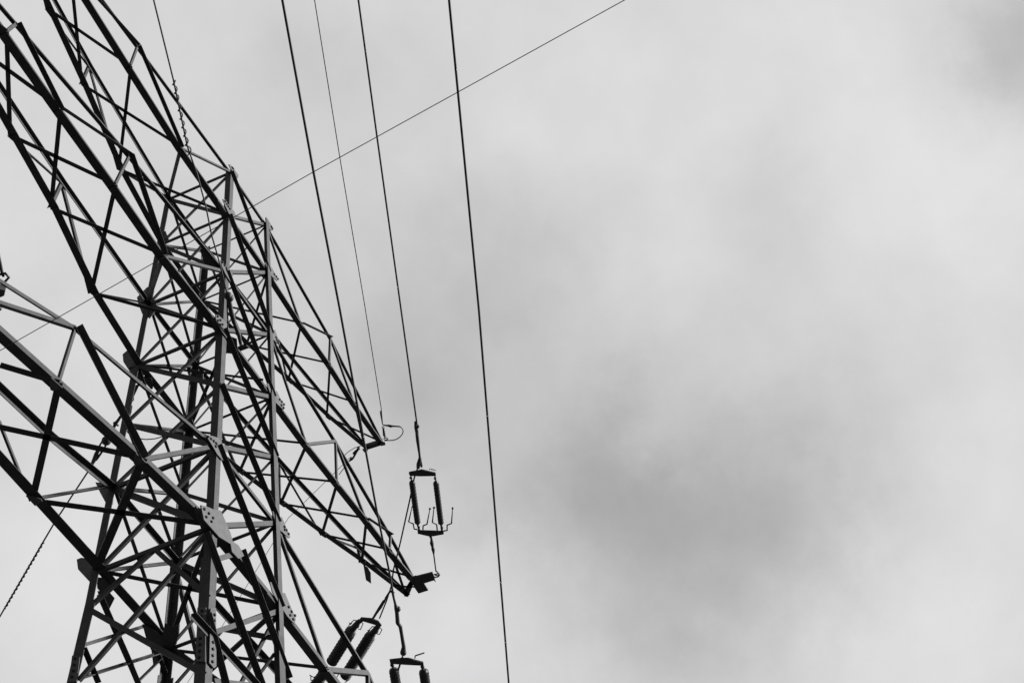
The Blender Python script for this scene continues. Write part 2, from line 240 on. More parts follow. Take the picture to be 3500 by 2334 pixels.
["tower","diagonal_brace",[1.0601,-1.0034,23.8081],[-1.0653,-1.065,21.8704],[-0.6733,-0.0195,0.7391],[-0.029,0.9996,0.0],0.0863,0.0863,0.0086],
["tower","diagonal_brace",[-0.2244,-1.0598,22.0941],[1.3049,-1.1092,20.5394],[-0.7131,-0.0223,-0.7007],[0.0,-0.9995,0.0318],0.0647,0.0992,0.0065],
["tower","diagonal_brace",[-1.3379,-1.0782,21.5165],[0.7077,-1.1437,19.4579],[-0.7095,-0.0224,-0.7043],[0.0,-0.9995,0.0318],0.0647,0.0992,0.0065],
["tower","diagonal_brace",[-0.9417,-1.133,19.7344],[1.0916,-1.0677,21.7869],[-0.7099,-0.0228,0.704],[-0.0321,0.9995,0.0],0.0825,0.0825,0.0083],
["tower","diagonal_brace",[-0.9915,-1.0867,21.1874],[-0.3971,-1.0668,21.814],[-0.7249,-0.0243,0.6884],[-0.0335,0.9994,-0.0],0.0825,0.0825,0.0083],
["tower","diagonal_brace",[-1.2146,-1.1288,19.9254],[-0.4481,-1.1708,18.606],[-0.8648,-0.016,-0.5019],[0.0,-0.9995,0.0318],0.0619,0.0949,0.0062],
["tower","diagonal_brace",[-1.6404,-1.1407,19.5944],[0.8374,-1.1381,19.6787],[0.034,0.0,-0.9994],[0.0011,-1.0,-0.0],0.09,0.09,0.009],
["tower","horizontal_brace",[-0.9022,-1.1622,18.8304],[1.067,-1.1208,20.132],[-0.5512,-0.0116,0.8343],[-0.021,0.9998,0.0],0.075,0.075,0.0075],
["tower","diagonal_brace",[-0.75,0.7305,32.4437],[0.8026,0.7817,30.8345],[0.7198,-0.0221,0.6938],[-0.0,-0.9995,-0.0318],0.03,0.057,0.006],
["tower","diagonal_brace",[0.7673,0.73,32.427],[-0.7853,0.7812,30.8179],[-0.7191,0.0237,0.6945],[0.033,0.9995,0.0],0.048,0.048,0.006],
["tower","diagonal_brace",[-0.8026,0.7817,30.8345],[0.866,0.8435,28.8923],[0.7587,-0.0207,0.6511],[-0.0,-0.9995,-0.0318],0.03,0.057,0.006],
["tower","diagonal_brace",[0.8207,0.781,30.8189],[-0.8478,0.8428,28.8767],[-0.7578,0.0281,0.6519],[0.037,0.9993,-0.0],0.048,0.048,0.006],
["tower","diagonal_brace",[-0.866,0.8435,28.8923],[0.9255,0.9014,27.0712],[0.7131,-0.0223,0.7007],[-0.0,-0.9995,-0.0318],0.03,0.057,0.006],
["tower","diagonal_brace",[0.8831,0.843,28.8755],[-0.9084,0.9009,27.0544],[-0.7123,0.023,0.7015],[0.0323,0.9995,-0.0],0.048,0.048,0.006],
["tower","diagonal_brace",[-0.9255,0.9014,27.0712],[0.9778,0.9524,25.4683],[0.6444,-0.0243,0.7643],[-0.0,-0.9995,-0.0318],0.03,0.057,0.006],
["tower","diagonal_brace",[0.9409,0.901,27.0528],[-0.9624,0.952,25.4499],[-0.6438,0.0172,0.765],[0.0268,0.9996,0.0],0.048,0.048,0.006],
["tower","diagonal_brace",[-0.9778,0.9524,25.4683],[1.031,1.0042,23.84],[0.6299,-0.0247,0.7763],[-0.0,-0.9995,-0.0318],0.0356,0.0677,0.006],
["tower","diagonal_brace",[0.9958,0.952,25.4462],[-1.0131,1.0038,23.8179],[-0.6294,0.0162,0.777],[0.0258,0.9997,0.0],0.057,0.057,0.006],
["tower","diagonal_brace",[-1.031,1.0042,23.84],[1.0943,1.0659,21.9023],[0.6739,-0.0235,0.7384],[0.0,-0.9995,-0.0318],0.0356,0.0677,0.006],
["tower","diagonal_brace",[1.0502,1.0037,23.8189],[-1.0751,1.0653,21.8812],[-0.6733,0.0195,0.7391],[0.029,0.9996,-0.0],0.057,0.057,0.006],
["tower","horizontal_brace",[-1.1185,1.212,19.6662],[0.8449,1.1501,21.6122],[-0.0159,-0.9997,-0.0158],[-0.7039,0.0,0.7103],0.15,0.06,0.015],
["tower","diagonal_brace",[-0.9805,1.0791,21.4722],[0.0897,1.1002,20.8103],[0.5262,-0.0148,0.8502],[0.0064,-0.9997,-0.0214],0.072,0.108,0.0072],
["tower","diagonal_brace",[-1.1431,1.1175,20.2676],[-0.6594,1.1281,19.9358],[0.5657,-0.0145,0.8245],[0.0066,-0.9997,-0.0221],0.0675,0.1013,0.0067],
["tower","diagonal_brace",[-1.1091,1.1129,20.406],[0.3223,1.0665,21.8661],[0.7141,0.0412,-0.6988],[-0.0135,0.9989,0.045],0.0585,0.0878,0.006],
["tower","diagonal_brace",[0.0898,1.1001,20.8129],[0.3826,1.1064,20.6161],[0.5581,-0.0146,0.8297],[0.0066,-0.9997,-0.022],0.0675,0.1013,0.0067],
["tower","diagonal_brace",[0.8429,1.0781,21.5058],[0.3289,1.1042,20.6878],[0.8467,0.0308,-0.5311],[0.0118,-0.9992,-0.0392],0.054,0.081,0.006],
["tower","diagonal_brace",[0.7859,1.0761,21.57],[1.2076,1.0855,21.2747],[0.5737,-0.0144,0.8189],[0.0067,-0.9997,-0.0223],0.054,0.081,0.006],
["tower","diagonal_brace",[-0.7496,-0.7504,32.425],[-0.8022,0.7618,30.8158],[-0.0138,0.7284,0.685],[0.9996,0.0263,-0.0079],0.0546,0.0341,0.006],
["tower","diagonal_brace",[-0.7484,0.7543,32.4213],[-0.801,-0.7579,30.8121],[-0.0476,-0.7271,0.6849],[0.9986,-0.051,0.0153],0.0655,0.041,0.0066],
["tower","diagonal_brace",[-0.8021,-0.8026,30.817],[-0.8655,0.8226,28.8748],[-0.0165,0.7665,0.642],[0.9996,0.0287,-0.0086],0.0546,0.0341,0.006],
["tower","diagonal_brace",[-0.8007,0.8068,30.8135],[-0.8641,-0.8185,28.8713],[-0.0582,-0.7647,0.6418],[0.998,-0.0607,0.0182],0.0655,0.041,0.0066],
["tower","diagonal_brace",[-0.8656,-0.8632,28.8734],[-0.9251,0.8817,27.0523],[-0.0133,0.7218,0.692],[0.9996,0.026,-0.0078],0.0546,0.0341,0.006],
["tower","diagonal_brace",[-0.8645,0.8671,28.8697],[-0.924,-0.8778,27.0485],[-0.0461,-0.7205,0.6919],[0.9987,-0.0496,0.0149],0.0655,0.041,0.0066],
["tower","diagonal_brace",[-0.9252,-0.9234,27.0458],[-0.9775,0.9305,25.4429],[-0.0096,0.6539,0.7566],[0.9997,0.0224,-0.0067],0.0672,0.042,0.0067],
["tower","diagonal_brace",[-0.9241,0.9278,27.0407],[-0.9765,-0.9261,25.4378],[-0.0336,-0.6531,0.7565],[0.9992,-0.0381,0.0114],0.0806,0.0504,0.0081],
["tower","diagonal_brace",[-0.9775,-0.9739,25.4425],[-1.0307,0.9828,23.8142],[-0.0089,0.6395,0.7687],[0.9997,0.0217,-0.0065],0.0672,0.042,0.0067],
["tower","diagonal_brace",[-0.9766,0.9782,25.4373],[-1.0297,-0.9785,23.809],[-0.0315,-0.6388,0.7687],[0.9993,-0.0362,0.0109],0.0806,0.0504,0.0081],
["tower","diagonal_brace",[-1.0306,-1.0329,23.8093],[-1.0938,1.0372,21.8716],[-0.0111,0.6832,0.7302],[0.9997,0.0239,-0.0072],0.084,0.0525,0.0084],
["tower","diagonal_brace",[-1.0291,1.0386,23.8032],[-1.0924,-1.0315,21.8655],[-0.0383,-0.6822,0.7301],[0.999,-0.0425,0.0127],0.1008,0.063,0.0101],
["tower","horizontal_brace",[-0.75,-0.7305,32.4164],[-0.75,0.7305,32.4164],[0.0,0.0,1.0],[1.0,0.0,0.0],0.0546,0.0341,0.006],
["tower","horizontal_brace",[-0.8026,-0.7817,30.8072],[-0.8026,0.7817,30.8072],[0.0,0.0,1.0],[1.0,0.0,0.0],0.0546,0.0341,0.006],
["tower","horizontal_brace",[-0.866,-0.8435,28.8587],[-0.866,0.8435,28.8587],[0.0,0.0,1.0],[1.0,0.0,0.0],0.0672,0.042,0.0067],
["tower","horizontal_brace",[-0.9255,-0.9014,27.0376],[-0.9255,0.9014,27.0376],[0.0,0.0,1.0],[1.0,0.0,0.0],0.0672,0.042,0.0067],
["tower","horizontal_brace",[-1.031,-1.0042,23.798],[-1.031,1.0042,23.798],[0.0,0.0,1.0],[1.0,0.0,0.0],0.084,0.0525,0.0084],
["tower","horizontal_brace",[-1.0943,-1.0659,21.8603],[-1.0943,1.0659,21.8603],[0.0,0.0,1.0],[1.0,0.0,0.0],0.084,0.0525,0.0084],
["tower","diagonal_brace",[0.7496,-0.7504,32.425],[0.8022,0.7618,30.8158],[0.0138,0.7284,0.685],[-0.9996,0.0263,-0.0079],0.0546,0.0341,0.006],
["tower","diagonal_brace",[0.7484,0.7543,32.4213],[0.801,-0.7579,30.8121],[0.0476,-0.7271,0.6849],[-0.9986,-0.051,0.0153],0.0655,0.041,0.0066],
["tower","diagonal_brace",[0.8021,-0.8026,30.817],[0.8655,0.8226,28.8748],[0.0165,0.7665,0.642],[-0.9996,0.0287,-0.0086],0.0546,0.0341,0.006],
["tower","diagonal_brace",[0.8007,0.8068,30.8135],[0.8641,-0.8185,28.8713],[0.0582,-0.7647,0.6418],[-0.998,-0.0607,0.0182],0.0655,0.041,0.0066],
["tower","diagonal_brace",[0.8656,-0.8632,28.8734],[0.9251,0.8817,27.0523],[0.0133,0.7218,0.692],[-0.9996,0.026,-0.0078],0.0546,0.0341,0.006],
["tower","diagonal_brace",[0.8645,0.8671,28.8697],[0.924,-0.8778,27.0485],[0.0461,-0.7205,0.6919],[-0.9987,-0.0496,0.0149],0.0655,0.041,0.0066],
["tower","diagonal_brace",[0.9252,-0.9234,27.0458],[0.9775,0.9305,25.4429],[0.0096,0.6539,0.7566],[-0.9997,0.0224,-0.0067],0.0672,0.042,0.0067],
["tower","diagonal_brace",[0.9241,0.9278,27.0407],[0.9765,-0.9261,25.4378],[0.0336,-0.6531,0.7565],[-0.9992,-0.0381,0.0114],0.0806,0.0504,0.0081],
["tower","diagonal_brace",[0.9775,-0.9739,25.4425],[1.0307,0.9828,23.8142],[0.0089,0.6395,0.7687],[-0.9997,0.0217,-0.0065],0.0672,0.042,0.0067],
["tower","diagonal_brace",[0.9766,0.9782,25.4373],[1.0297,-0.9785,23.809],[0.0315,-0.6388,0.7687],[-0.9993,-0.0362,0.0109],0.0806,0.0504,0.0081],
["tower","diagonal_brace",[1.0306,-1.0329,23.8093],[1.0938,1.0372,21.8716],[0.0111,0.6832,0.7302],[-0.9997,0.0239,-0.0072],0.084,0.0525,0.0084],
["tower","diagonal_brace",[1.0291,1.0386,23.8032],[1.0924,-1.0315,21.8655],[0.0383,-0.6822,0.7301],[-0.999,-0.0425,0.0127],0.1008,0.063,0.0101],
["tower","horizontal_brace",[0.75,-0.7305,32.4164],[0.75,0.7305,32.4164],[0.0,0.0,1.0],[-1.0,0.0,0.0],0.0546,0.0341,0.006],
["tower","horizontal_brace",[0.8026,-0.7817,30.8072],[0.8026,0.7817,30.8072],[0.0,0.0,1.0],[-1.0,0.0,0.0],0.0546,0.0341,0.006],
["tower","horizontal_brace",[0.866,-0.8435,28.8587],[0.866,0.8435,28.8587],[0.0,0.0,1.0],[-1.0,0.0,0.0],0.0672,0.042,0.0067],
["tower","horizontal_brace",[0.9255,-0.9014,27.0376],[0.9255,0.9014,27.0376],[0.0,0.0,1.0],[-1.0,0.0,0.0],0.0672,0.042,0.0067],
["tower","horizontal_brace",[1.031,-1.0042,23.798],[1.031,1.0042,23.798],[0.0,0.0,1.0],[-1.0,0.0,0.0],0.084,0.0525,0.0084],
["tower","horizontal_brace",[1.0943,-1.0659,21.8603],[1.0943,1.0659,21.8603],[0.0,0.0,1.0],[-1.0,0.0,0.0],0.084,0.0525,0.0084],
["tower","chord_tie",[-0.75,-0.7305,32.4437],[0.75,-0.7305,32.4437],[0.0,1.0,0.0],[0.0,0.0,-1.0],0.0675,0.0525,0.0067],
["tower","chord_tie",[-0.75,0.7305,32.4437],[0.75,0.7305,32.4437],[0.0,-1.0,0.0],[0.0,0.0,-1.0],0.0743,0.0525,0.0074],
["tower","chord_tie",[-0.8026,-0.7817,30.8345],[0.8026,-0.7817,30.8345],[0.0,1.0,0.0],[0.0,0.0,1.0],0.0938,0.06,0.0094],
["tower","chord_tie",[-0.8026,0.7817,30.8345],[0.8026,0.7817,30.8345],[0.0,-1.0,0.0],[0.0,0.0,1.0],0.1031,0.06,0.0103],
["tower","chord_tie",[-0.866,-0.8435,28.8923],[0.866,-0.8435,28.8923],[0.0,1.0,0.0],[0.0,0.0,-1.0],0.075,0.06,0.0075],
["tower","chord_tie",[-0.866,0.8435,28.8923],[0.866,0.8435,28.8923],[0.0,-1.0,0.0],[0.0,0.0,-1.0],0.0825,0.06,0.0083],
["tower","chord_tie",[-0.9255,-0.9014,27.0712],[0.9255,-0.9014,27.0712],[0.0,1.0,0.0],[0.0,0.0,1.0],0.1125,0.0675,0.0112],
["tower","chord_tie",[-0.9255,0.9014,27.0712],[0.9255,0.9014,27.0712],[0.0,-1.0,0.0],[0.0,0.0,1.0],0.1237,0.0675,0.0124],
["tower","chord_tie",[-1.031,-1.0042,23.84],[1.031,-1.0042,23.84],[0.0,1.0,0.0],[0.0,0.0,-1.0],0.09,0.075,0.009],
["tower","chord_tie",[-1.031,1.0042,23.84],[1.031,1.0042,23.84],[0.0,-1.0,0.0],[0.0,0.0,-1.0],0.099,0.075,0.0099],
["tower","chord_tie",[-1.0943,-1.0659,21.9023],[1.0943,-1.0659,21.9023],[0.0,1.0,0.0],[0.0,0.0,1.0],0.15,0.09,0.015],
["tower","chord_tie",[-1.0943,1.0659,21.9023],[1.0943,1.0659,21.9023],[0.0,-1.0,0.0],[0.0,0.0,1.0],0.165,0.09,0.0165],
["tower","diagonal_brace",[-1.0941,-0.0238,21.8677],[-1.1195,1.1089,21.0888],[-0.0059,0.5665,0.824],[0.9998,0.0186,-0.0056],0.084,0.0525,0.0084],
["tower","diagonal_brace",[-1.091,0.0342,21.8781],[-1.1423,-1.0709,20.307],[-0.0799,-0.8141,0.5752],[0.9964,-0.0807,0.0242],0.084,0.0525,0.0084],
["tower","diagonal_brace",[-1.0937,-1.0964,21.8734],[-1.1679,1.0558,19.6021],[-0.0136,0.7256,0.688],[0.9996,0.0262,-0.0079],0.084,0.0525,0.0084],
["tower","diagonal_brace",[-1.1184,1.1392,21.0771],[-1.1943,-1.1268,18.7545],[-0.0447,-0.7143,0.6984],[0.9987,-0.0483,0.0145],0.084,0.0525,0.0084],
["tower","plan_brace",[-1.0629,1.0981,21.9173],[1.1257,-1.0337,21.9173],[-0.6977,-0.7163,0.0],[0.0,0.0,1.0],0.09,0.054,0.009],
["tower","plan_brace",[-1.1231,-1.0363,21.9173],[1.0655,1.0954,21.9173],[0.6977,-0.7163,0.0],[0.0,0.0,1.0],0.0825,0.0495,0.0083],
["tower","plan_brace",[0.091,0.1137,21.9173],[0.9474,0.3584,21.9173],[0.2747,-0.9615,-0.0],[0.0,-0.0,1.0],0.06,0.036,0.006],
["tower","plan_brace",[-0.7364,-0.8877,27.0862],[0.9032,0.9216,27.0862],[0.741,-0.6715,-0.0],[0.0,0.0,1.0],0.06,0.036,0.006],
["tower","plan_brace",[-0.9046,0.9173,27.0862],[0.4986,-0.9309,27.0862],[-0.7965,-0.6047,-0.0],[-0.0,-0.0,1.0],0.0525,0.0315,0.006],
["tower","diagonal_brace",[1.0933,0.0265,21.8594],[1.1138,-0.9867,21.2318],[0.0194,-0.5262,0.8501],[-0.9997,-0.0248,0.0075],0.1008,0.063,0.0101],
["tower","diagonal_brace",[1.0939,-0.0283,21.8712],[1.1214,0.896,21.028],[0.0106,0.6737,0.7389],[-0.9997,0.0234,-0.007],0.084,0.0525,0.0084],
["tower","diagonal_brace",[1.0929,-1.1098,21.8776],[1.1414,-0.278,20.3943],[0.0275,0.8715,0.4896],[-0.9992,0.0379,-0.0114],0.1008,0.063,0.0101],
["tower","diagonal_brace",[1.1234,-0.9947,20.9682],[1.143,-0.4754,20.3673],[0.0157,0.7563,0.6541],[-0.9996,0.028,-0.0084],0.0756,0.0473,0.0076],
["tower","diagonal_brace",[1.0927,1.0387,21.8567],[1.1178,0.3567,21.0879],[0.0526,-0.7461,0.6637],[-0.9983,-0.0555,0.0167],0.084,0.0525,0.0084],
["right1","chord",[0.7951,-0.7819,30.8345],[2.2796,-0.7365,30.8345],[-0.0306,0.9995,0.0],[0.0,0.0,1.0],0.1125,0.0394,0.012],
["right1","chord",[2.2646,-0.7367,30.8345],[3.5263,-0.7486,30.8345],[0.0095,1.0,0.0],[0.0,0.0,1.0],0.1125,0.0394,0.012],
["right1","chord",[3.5113,-0.7489,30.8345],[4.7454,-0.7023,30.8345],[-0.0377,0.9993,0.0],[0.0,0.0,1.0],0.1125,0.0394,0.012],
["right1","chord",[4.7304,-0.7025,30.8345],[6.0954,-0.7142,30.8345],[0.0086,1.0,0.0],[0.0,0.0,1.0],0.1125,0.0394,0.012],
["right1","chord",[0.7952,0.7829,30.8345],[2.268,0.5432,30.8345],[-0.1607,-0.987,0.0],[0.0,0.0,1.0],0.0938,0.0656,0.012],
["right1","chord",[2.2533,0.5461,30.8345],[3.5385,0.2487,30.8345],[-0.2254,-0.9743,0.0],[0.0,0.0,1.0],0.0938,0.0656,0.012],
["right1","chord",[3.5238,0.2518,30.8345],[4.8299,0.0144,30.8345],[-0.1788,-0.9839,0.0],[0.0,0.0,1.0],0.0938,0.0656,0.012],
["right1","chord",[4.8152,0.0174,30.8345],[6.0591,-0.2804,30.8345],[-0.2329,-0.9725,0.0],[0.0,0.0,1.0],0.0938,0.0656,0.012],
["right1","top_chord",[0.7426,-0.7306,32.4452],[3.6576,-0.7121,31.8625],[-0.0061,1.0,0.0012],[-0.196,0.0,-0.9806],0.0675,0.0281,0.012],
["right1","top_chord",[3.6432,-0.7121,31.8668],[6.0949,-0.7142,30.8918],[0.0007,1.0,-0.0003],[-0.3695,-0.0,-0.9292],0.0675,0.0281,0.012],
["right1","top_chord",[0.743,0.7319,32.446],[3.186,0.269,31.6472],[-0.1684,-0.9842,0.0551],[-0.3108,0.0,-0.9505],0.0656,0.0656,0.012],
["right1","top_chord",[3.1719,0.2717,31.6514],[6.0589,-0.28,30.8927],[-0.1758,-0.9833,0.0462],[-0.2542,0.0,-0.9672],0.0656,0.0656,0.012],
["right1","brace",[0.7867,-0.7642,30.8458],[2.2447,0.5619,30.8458],[0.6728,-0.7398,-0.0],[0.0,-0.0,1.0],0.0473,0.027,0.006],
["right1","brace",[0.8195,0.7981,30.8458],[2.2891,-0.7203,30.8458],[-0.7186,-0.6954,0.0],[0.0,0.0,1.0],0.0473,0.027,0.006],
["right1","brace",[2.2576,-0.7182,30.8458],[3.5166,0.269,30.8458],[0.617,-0.7869,0.0],[0.0,0.0,1.0],0.0473,0.027,0.006],
["right1","brace",[2.2776,0.5608,30.8458],[3.5357,-0.7321,30.8458],[-0.7167,-0.6974,0.0],[0.0,0.0,1.0],0.0473,0.027,0.006],
["right1","brace",[3.5068,-0.7282,30.8458],[4.8106,0.0361,30.8458],[0.5057,-0.8627,0.0],[0.0,0.0,1.0],0.0473,0.027,0.006],
["right1","brace",[3.5458,0.269,30.8458],[4.7525,-0.684,30.8458],[-0.6198,-0.7848,0.0],[0.0,0.0,1.0],0.0473,0.027,0.006],
["right1","brace",[4.7307,-0.6801,30.8458],[6.0445,-0.2562,30.8458],[0.3071,-0.9517,0.0],[0.0,0.0,1.0],0.0473,0.027,0.006],
["right1","brace",[4.8343,0.0362,30.8458],[6.0997,-0.6937,30.8458],[-0.4996,-0.8662,0.0],[0.0,0.0,1.0],0.0473,0.027,0.006],
["right1","brace",[0.7337,-0.7306,32.4283],[2.2558,-0.7368,30.8191],[0.7265,0.0027,0.6872],[-0.0,1.0,-0.0039],0.045,0.045,0.006],
["right1","brace",[2.2721,-0.7368,30.8345],[3.6502,-0.7121,31.864],[-0.5986,0.0192,0.8008],[0.0,-0.9997,0.0239],0.0422,0.0619,0.006],
["right1","brace",[3.6279,-0.712,31.8669],[3.4964,-0.7485,30.8374],[0.992,-0.0045,-0.1265],[0.0,0.9994,-0.0354],0.045,0.045,0.006],
["right1","brace",[3.6347,-0.712,31.8477],[4.7224,-0.7024,30.8182],[0.6874,-0.0068,0.7262],[-0.0,1.0,0.0093],0.045,0.045,0.006],
["right1","brace",[0.7335,0.7288,32.4285],[2.2442,0.5426,30.8193],[0.7313,0.0784,0.6775],[0.0,0.9934,-0.1149],0.045,0.045,0.006],
["right1","brace",[3.1618,0.2702,31.6421],[3.5139,0.2502,30.8271],[0.918,0.0097,0.3964],[-0.0,0.9997,-0.0245],0.0375,0.0375,0.006],
["right1","end_plate",[6.043,-0.7179,30.8345],[6.0069,-0.2824,30.8345],[0.9966,0.0827,0.0],[0.0,0.0,1.0],0.09,0.105,0.015],
["right2","chord",[0.918,-0.9014,27.0712],[2.274,-0.902,27.0712],[0.0004,1.0,0.0],[-0.0,0.0,1.0],0.126,0.0441,0.012],
["right2","chord",[2.259,-0.9017,27.0712],[3.4485,-0.9407,27.0712],[0.0327,0.9995,0.0],[0.0,0.0,1.0],0.126,0.0441,0.012],
["right2","chord",[3.4335,-0.9402,27.0712],[4.6072,-0.9814,27.0712],[0.0351,0.9994,0.0],[0.0,0.0,1.0],0.126,0.0441,0.012],
["right2","chord",[4.5922,-0.9811,27.0712],[5.6424,-0.9962,27.0712],[0.0144,0.9999,0.0],[0.0,0.0,1.0],0.126,0.0441,0.012],
["right2","chord",[5.6274,-0.9957,27.0712],[6.6063,-1.0515,27.0712],[0.0569,0.9984,0.0],[0.0,0.0,1.0],0.126,0.0441,0.012],
["right2","chord",[0.9182,0.9031,27.0712],[2.3137,0.5863,27.0712],[-0.2214,-0.9752,-0.0],[-0.0,0.0,1.0],0.105,0.0735,0.012],
["right2","chord",[2.2991,0.5897,27.0712],[3.4394,0.3038,27.0712],[-0.2432,-0.97,0.0],[0.0,0.0,1.0],0.105,0.0735,0.012],
["right2","chord",[3.4249,0.3076,27.0712],[4.5845,-0.0006,27.0712],[-0.2569,-0.9664,0.0],[0.0,0.0,1.0],0.105,0.0735,0.012],
["right2","chord",[4.57,0.0034,27.0712],[5.6807,-0.3295,27.0712],[-0.2871,-0.9579,0.0],[0.0,0.0,1.0],0.105,0.0735,0.012],
["right2","chord",[5.6662,-0.3255,27.0712],[7.0254,-0.6658,27.0712],[-0.2429,-0.9701,0.0],[0.0,0.0,1.0],0.105,0.0735,0.012],
["right2","top_chord",[0.8587,-0.8433,28.8941],[3.4343,-0.931,28.2541],[0.0321,0.9995,-0.008],[-0.2412,0.0,-0.9705],0.0756,0.0315,0.012],
["right2","top_chord",[3.4199,-0.9305,28.2582],[5.6787,-1.0129,27.5207],[0.0329,0.9994,-0.0108],[-0.3104,-0.0,-0.9506],0.0756,0.0315,0.012],
["right2","top_chord",[5.6647,-1.0123,27.5259],[6.6058,-1.0513,27.1283],[0.0351,0.9993,-0.0149],[-0.3892,0.0,-0.9211],0.0756,0.0315,0.012],
["right2","top_chord",[0.8591,0.8452,28.8947],[3.2889,0.2543,28.0637],[-0.2122,-0.9745,0.0726],[-0.3236,0.0,-0.9462],0.0735,0.0735,0.012],
["right2","top_chord",[3.275,0.2577,28.0681],[5.6221,-0.3186,27.4019],[-0.2211,-0.9732,0.0628],[-0.273,-0.0,-0.962],0.0735,0.0735,0.012],
["right2","top_chord",[5.6079,-0.3151,27.4053],[7.0253,-0.6657,27.1298],[-0.2317,-0.9718,0.045],[-0.1908,0.0,-0.9816],0.0735,0.0735,0.012],
["right2","brace",[0.9053,-0.8827,27.0824],[2.2862,0.6067,27.0824],[0.7333,-0.6799,0.0],[-0.0,-0.0,1.0],0.0551,0.0315,0.006],
["right2","brace",[2.2467,-0.8828,27.0824],[3.4123,0.3248,27.0824],[0.7195,-0.6945,0.0],[0.0,0.0,1.0],0.0551,0.0315,0.006],
["right2","brace",[3.4234,-0.9192,27.0824],[4.5596,0.0225,27.0824],[0.6381,-0.7699,0.0],[0.0,0.0,1.0],0.0551,0.0315,0.006],
["right2","brace",[4.5853,-0.9576,27.0824],[5.6591,-0.3038,27.0824],[0.5201,-0.8541,0.0],[0.0,0.0,1.0],0.0551,0.0315,0.006],
["right2","brace",[5.6284,-0.9693,27.0824],[7.0117,-0.6371,27.0824],[0.2335,-0.9724,0.0],[0.0,0.0,1.0],0.0551,0.0315,0.006],
["right2","brace",[0.9476,0.9179,27.0824],[2.2886,-0.8855,27.0824],[-0.8025,-0.5967,-0.0],[-0.0,0.0,1.0],0.0551,0.0315,0.006],
["right2","brace",[2.3285,0.6044,27.0824],[3.4632,-0.924,27.0824],[-0.8029,-0.5961,0.0],[0.0,0.0,1.0],0.0551,0.0315,0.006],
["right2","brace",[3.4525,0.3241,27.0824],[4.6201,-0.9626,27.0824],[-0.7406,-0.672,0.0],[0.0,0.0,1.0],0.0551,0.0315,0.006],
["right2","brace",[4.5961,0.0213,27.0824],[5.6538,-0.9761,27.0824],[-0.6861,-0.7275,0.0],[0.0,0.0,1.0],0.0551,0.0315,0.006],
["right2","brace",[5.6905,-0.3056,27.0824],[6.6158,-1.0293,27.0824],[-0.6161,-0.7877,0.0],[0.0,0.0,1.0],0.0551,0.0315,0.006],
["right2","brace",[0.8482,-0.8439,28.8786],[2.2487,-0.9024,27.0575],[0.7929,0.0196,0.6091],[0.0,0.9995,-0.0321],0.045,0.045,0.006],
["right2","brace",[2.2879,-0.9025,27.0502],[3.4484,-0.9313,28.2349],[-0.714,0.0177,0.6999],[0.0248,0.9997,0.0],0.06,0.06,0.006],
["right2","brace",[3.4045,-0.9307,28.2556],[3.4185,-0.9404,27.0709],[0.9999,0.0001,0.0119],[0.0,1.0,-0.0082],0.045,0.045,0.006],
["right2","brace",[3.4083,-0.9315,28.2374],[4.581,-0.9819,27.0528],[0.711,0.0299,0.7025],[0.0,0.9991,-0.0425],0.0525,0.0525,0.006],
["right2","brace",[4.5997,-0.9812,27.0712],[5.6716,-1.0126,27.523],[-0.3892,-0.064,0.9189],[-0.0,-0.9976,-0.0695],0.045,0.066,0.006],
["right2","brace",[5.6492,-1.0127,27.5248],[5.6124,-0.9962,27.073],[0.9967,0.003,-0.081],[0.0,0.9993,0.0365],0.045,0.045,0.006],
["right2","brace",[0.8453,0.8413,28.8763],[2.2857,0.5857,27.0552],[0.7873,0.0857,0.6106],[0.0,0.9903,-0.139],0.0525,0.0525,0.006],
["right2","brace",[3.2635,0.2561,28.0633],[3.4136,0.3058,27.0684],[0.9888,-0.0074,0.1488],[-0.0,0.9988,0.0498],0.0375,0.0375,0.006],
["right2","brace",[3.2704,0.2523,28.0519],[4.5656,-0.0024,27.057],[0.6213,0.1943,0.7591],[0.0,0.9688,-0.248],0.0375,0.0375,0.006],
["right2","brace",[4.5681,-0.0129,27.0861],[5.6059,-0.331,27.4188],[0.4055,0.6317,-0.6607],[0.0,0.7228,0.691],0.045,0.045,0.006],
["right2","brace",[5.5855,-0.317,27.3988],[5.6439,-0.3275,27.066],[0.9849,0.0054,0.1728],[-0.0,0.9995,-0.0315],0.06,0.06,0.006],
["right2","end_plate",[6.6294,-1.0841,27.0712],[7.0486,-0.697,27.0712],[-0.6784,0.7347,0.0],[0.0,0.0,1.0],0.09,0.09,0.015],
["right3","chord",[1.0868,-1.0661,21.9023],[2.8334,-1.0197,21.9023],[-0.0266,0.9996,0.0],[0.0,-0.0,1.0],0.1496,0.0969,0.012],
["right3","chord",[2.8184,-1.0201,21.9023],[4.5649,-0.9736,21.9023],[-0.0266,0.9996,0.0],[0.0,-0.0,1.0],0.1496,0.0969,0.012],
["right3","chord",[4.5499,-0.974,21.9023],[6.2965,-0.9276,21.9023],[-0.0266,0.9996,0.0],[0.0,-0.0,1.0],0.1496,0.0969,0.012],
["right3","chord",[6.2815,-0.928,21.9023],[7.2496,-0.9023,21.9023],[-0.0266,0.9996,0.0],[0.0,-0.0,1.0],0.1496,0.0969,0.012],
["right3","chord",[1.087,1.0675,21.9023],[1.9886,0.8674,21.9023],[-0.2166,-0.9763,0.0],[0.0,0.0,1.0],0.1425,0.0997,0.012],
["right3","chord",[1.9739,0.8707,21.9023],[3.7625,0.4738,21.9023],[-0.2166,-0.9763,0.0],[0.0,0.0,1.0],0.1425,0.0997,0.012],
["right3","chord",[3.7478,0.4771,21.9023],[5.5364,0.0802,21.9023],[-0.2166,-0.9763,0.0],[0.0,0.0,1.0],0.1425,0.0997,0.012],
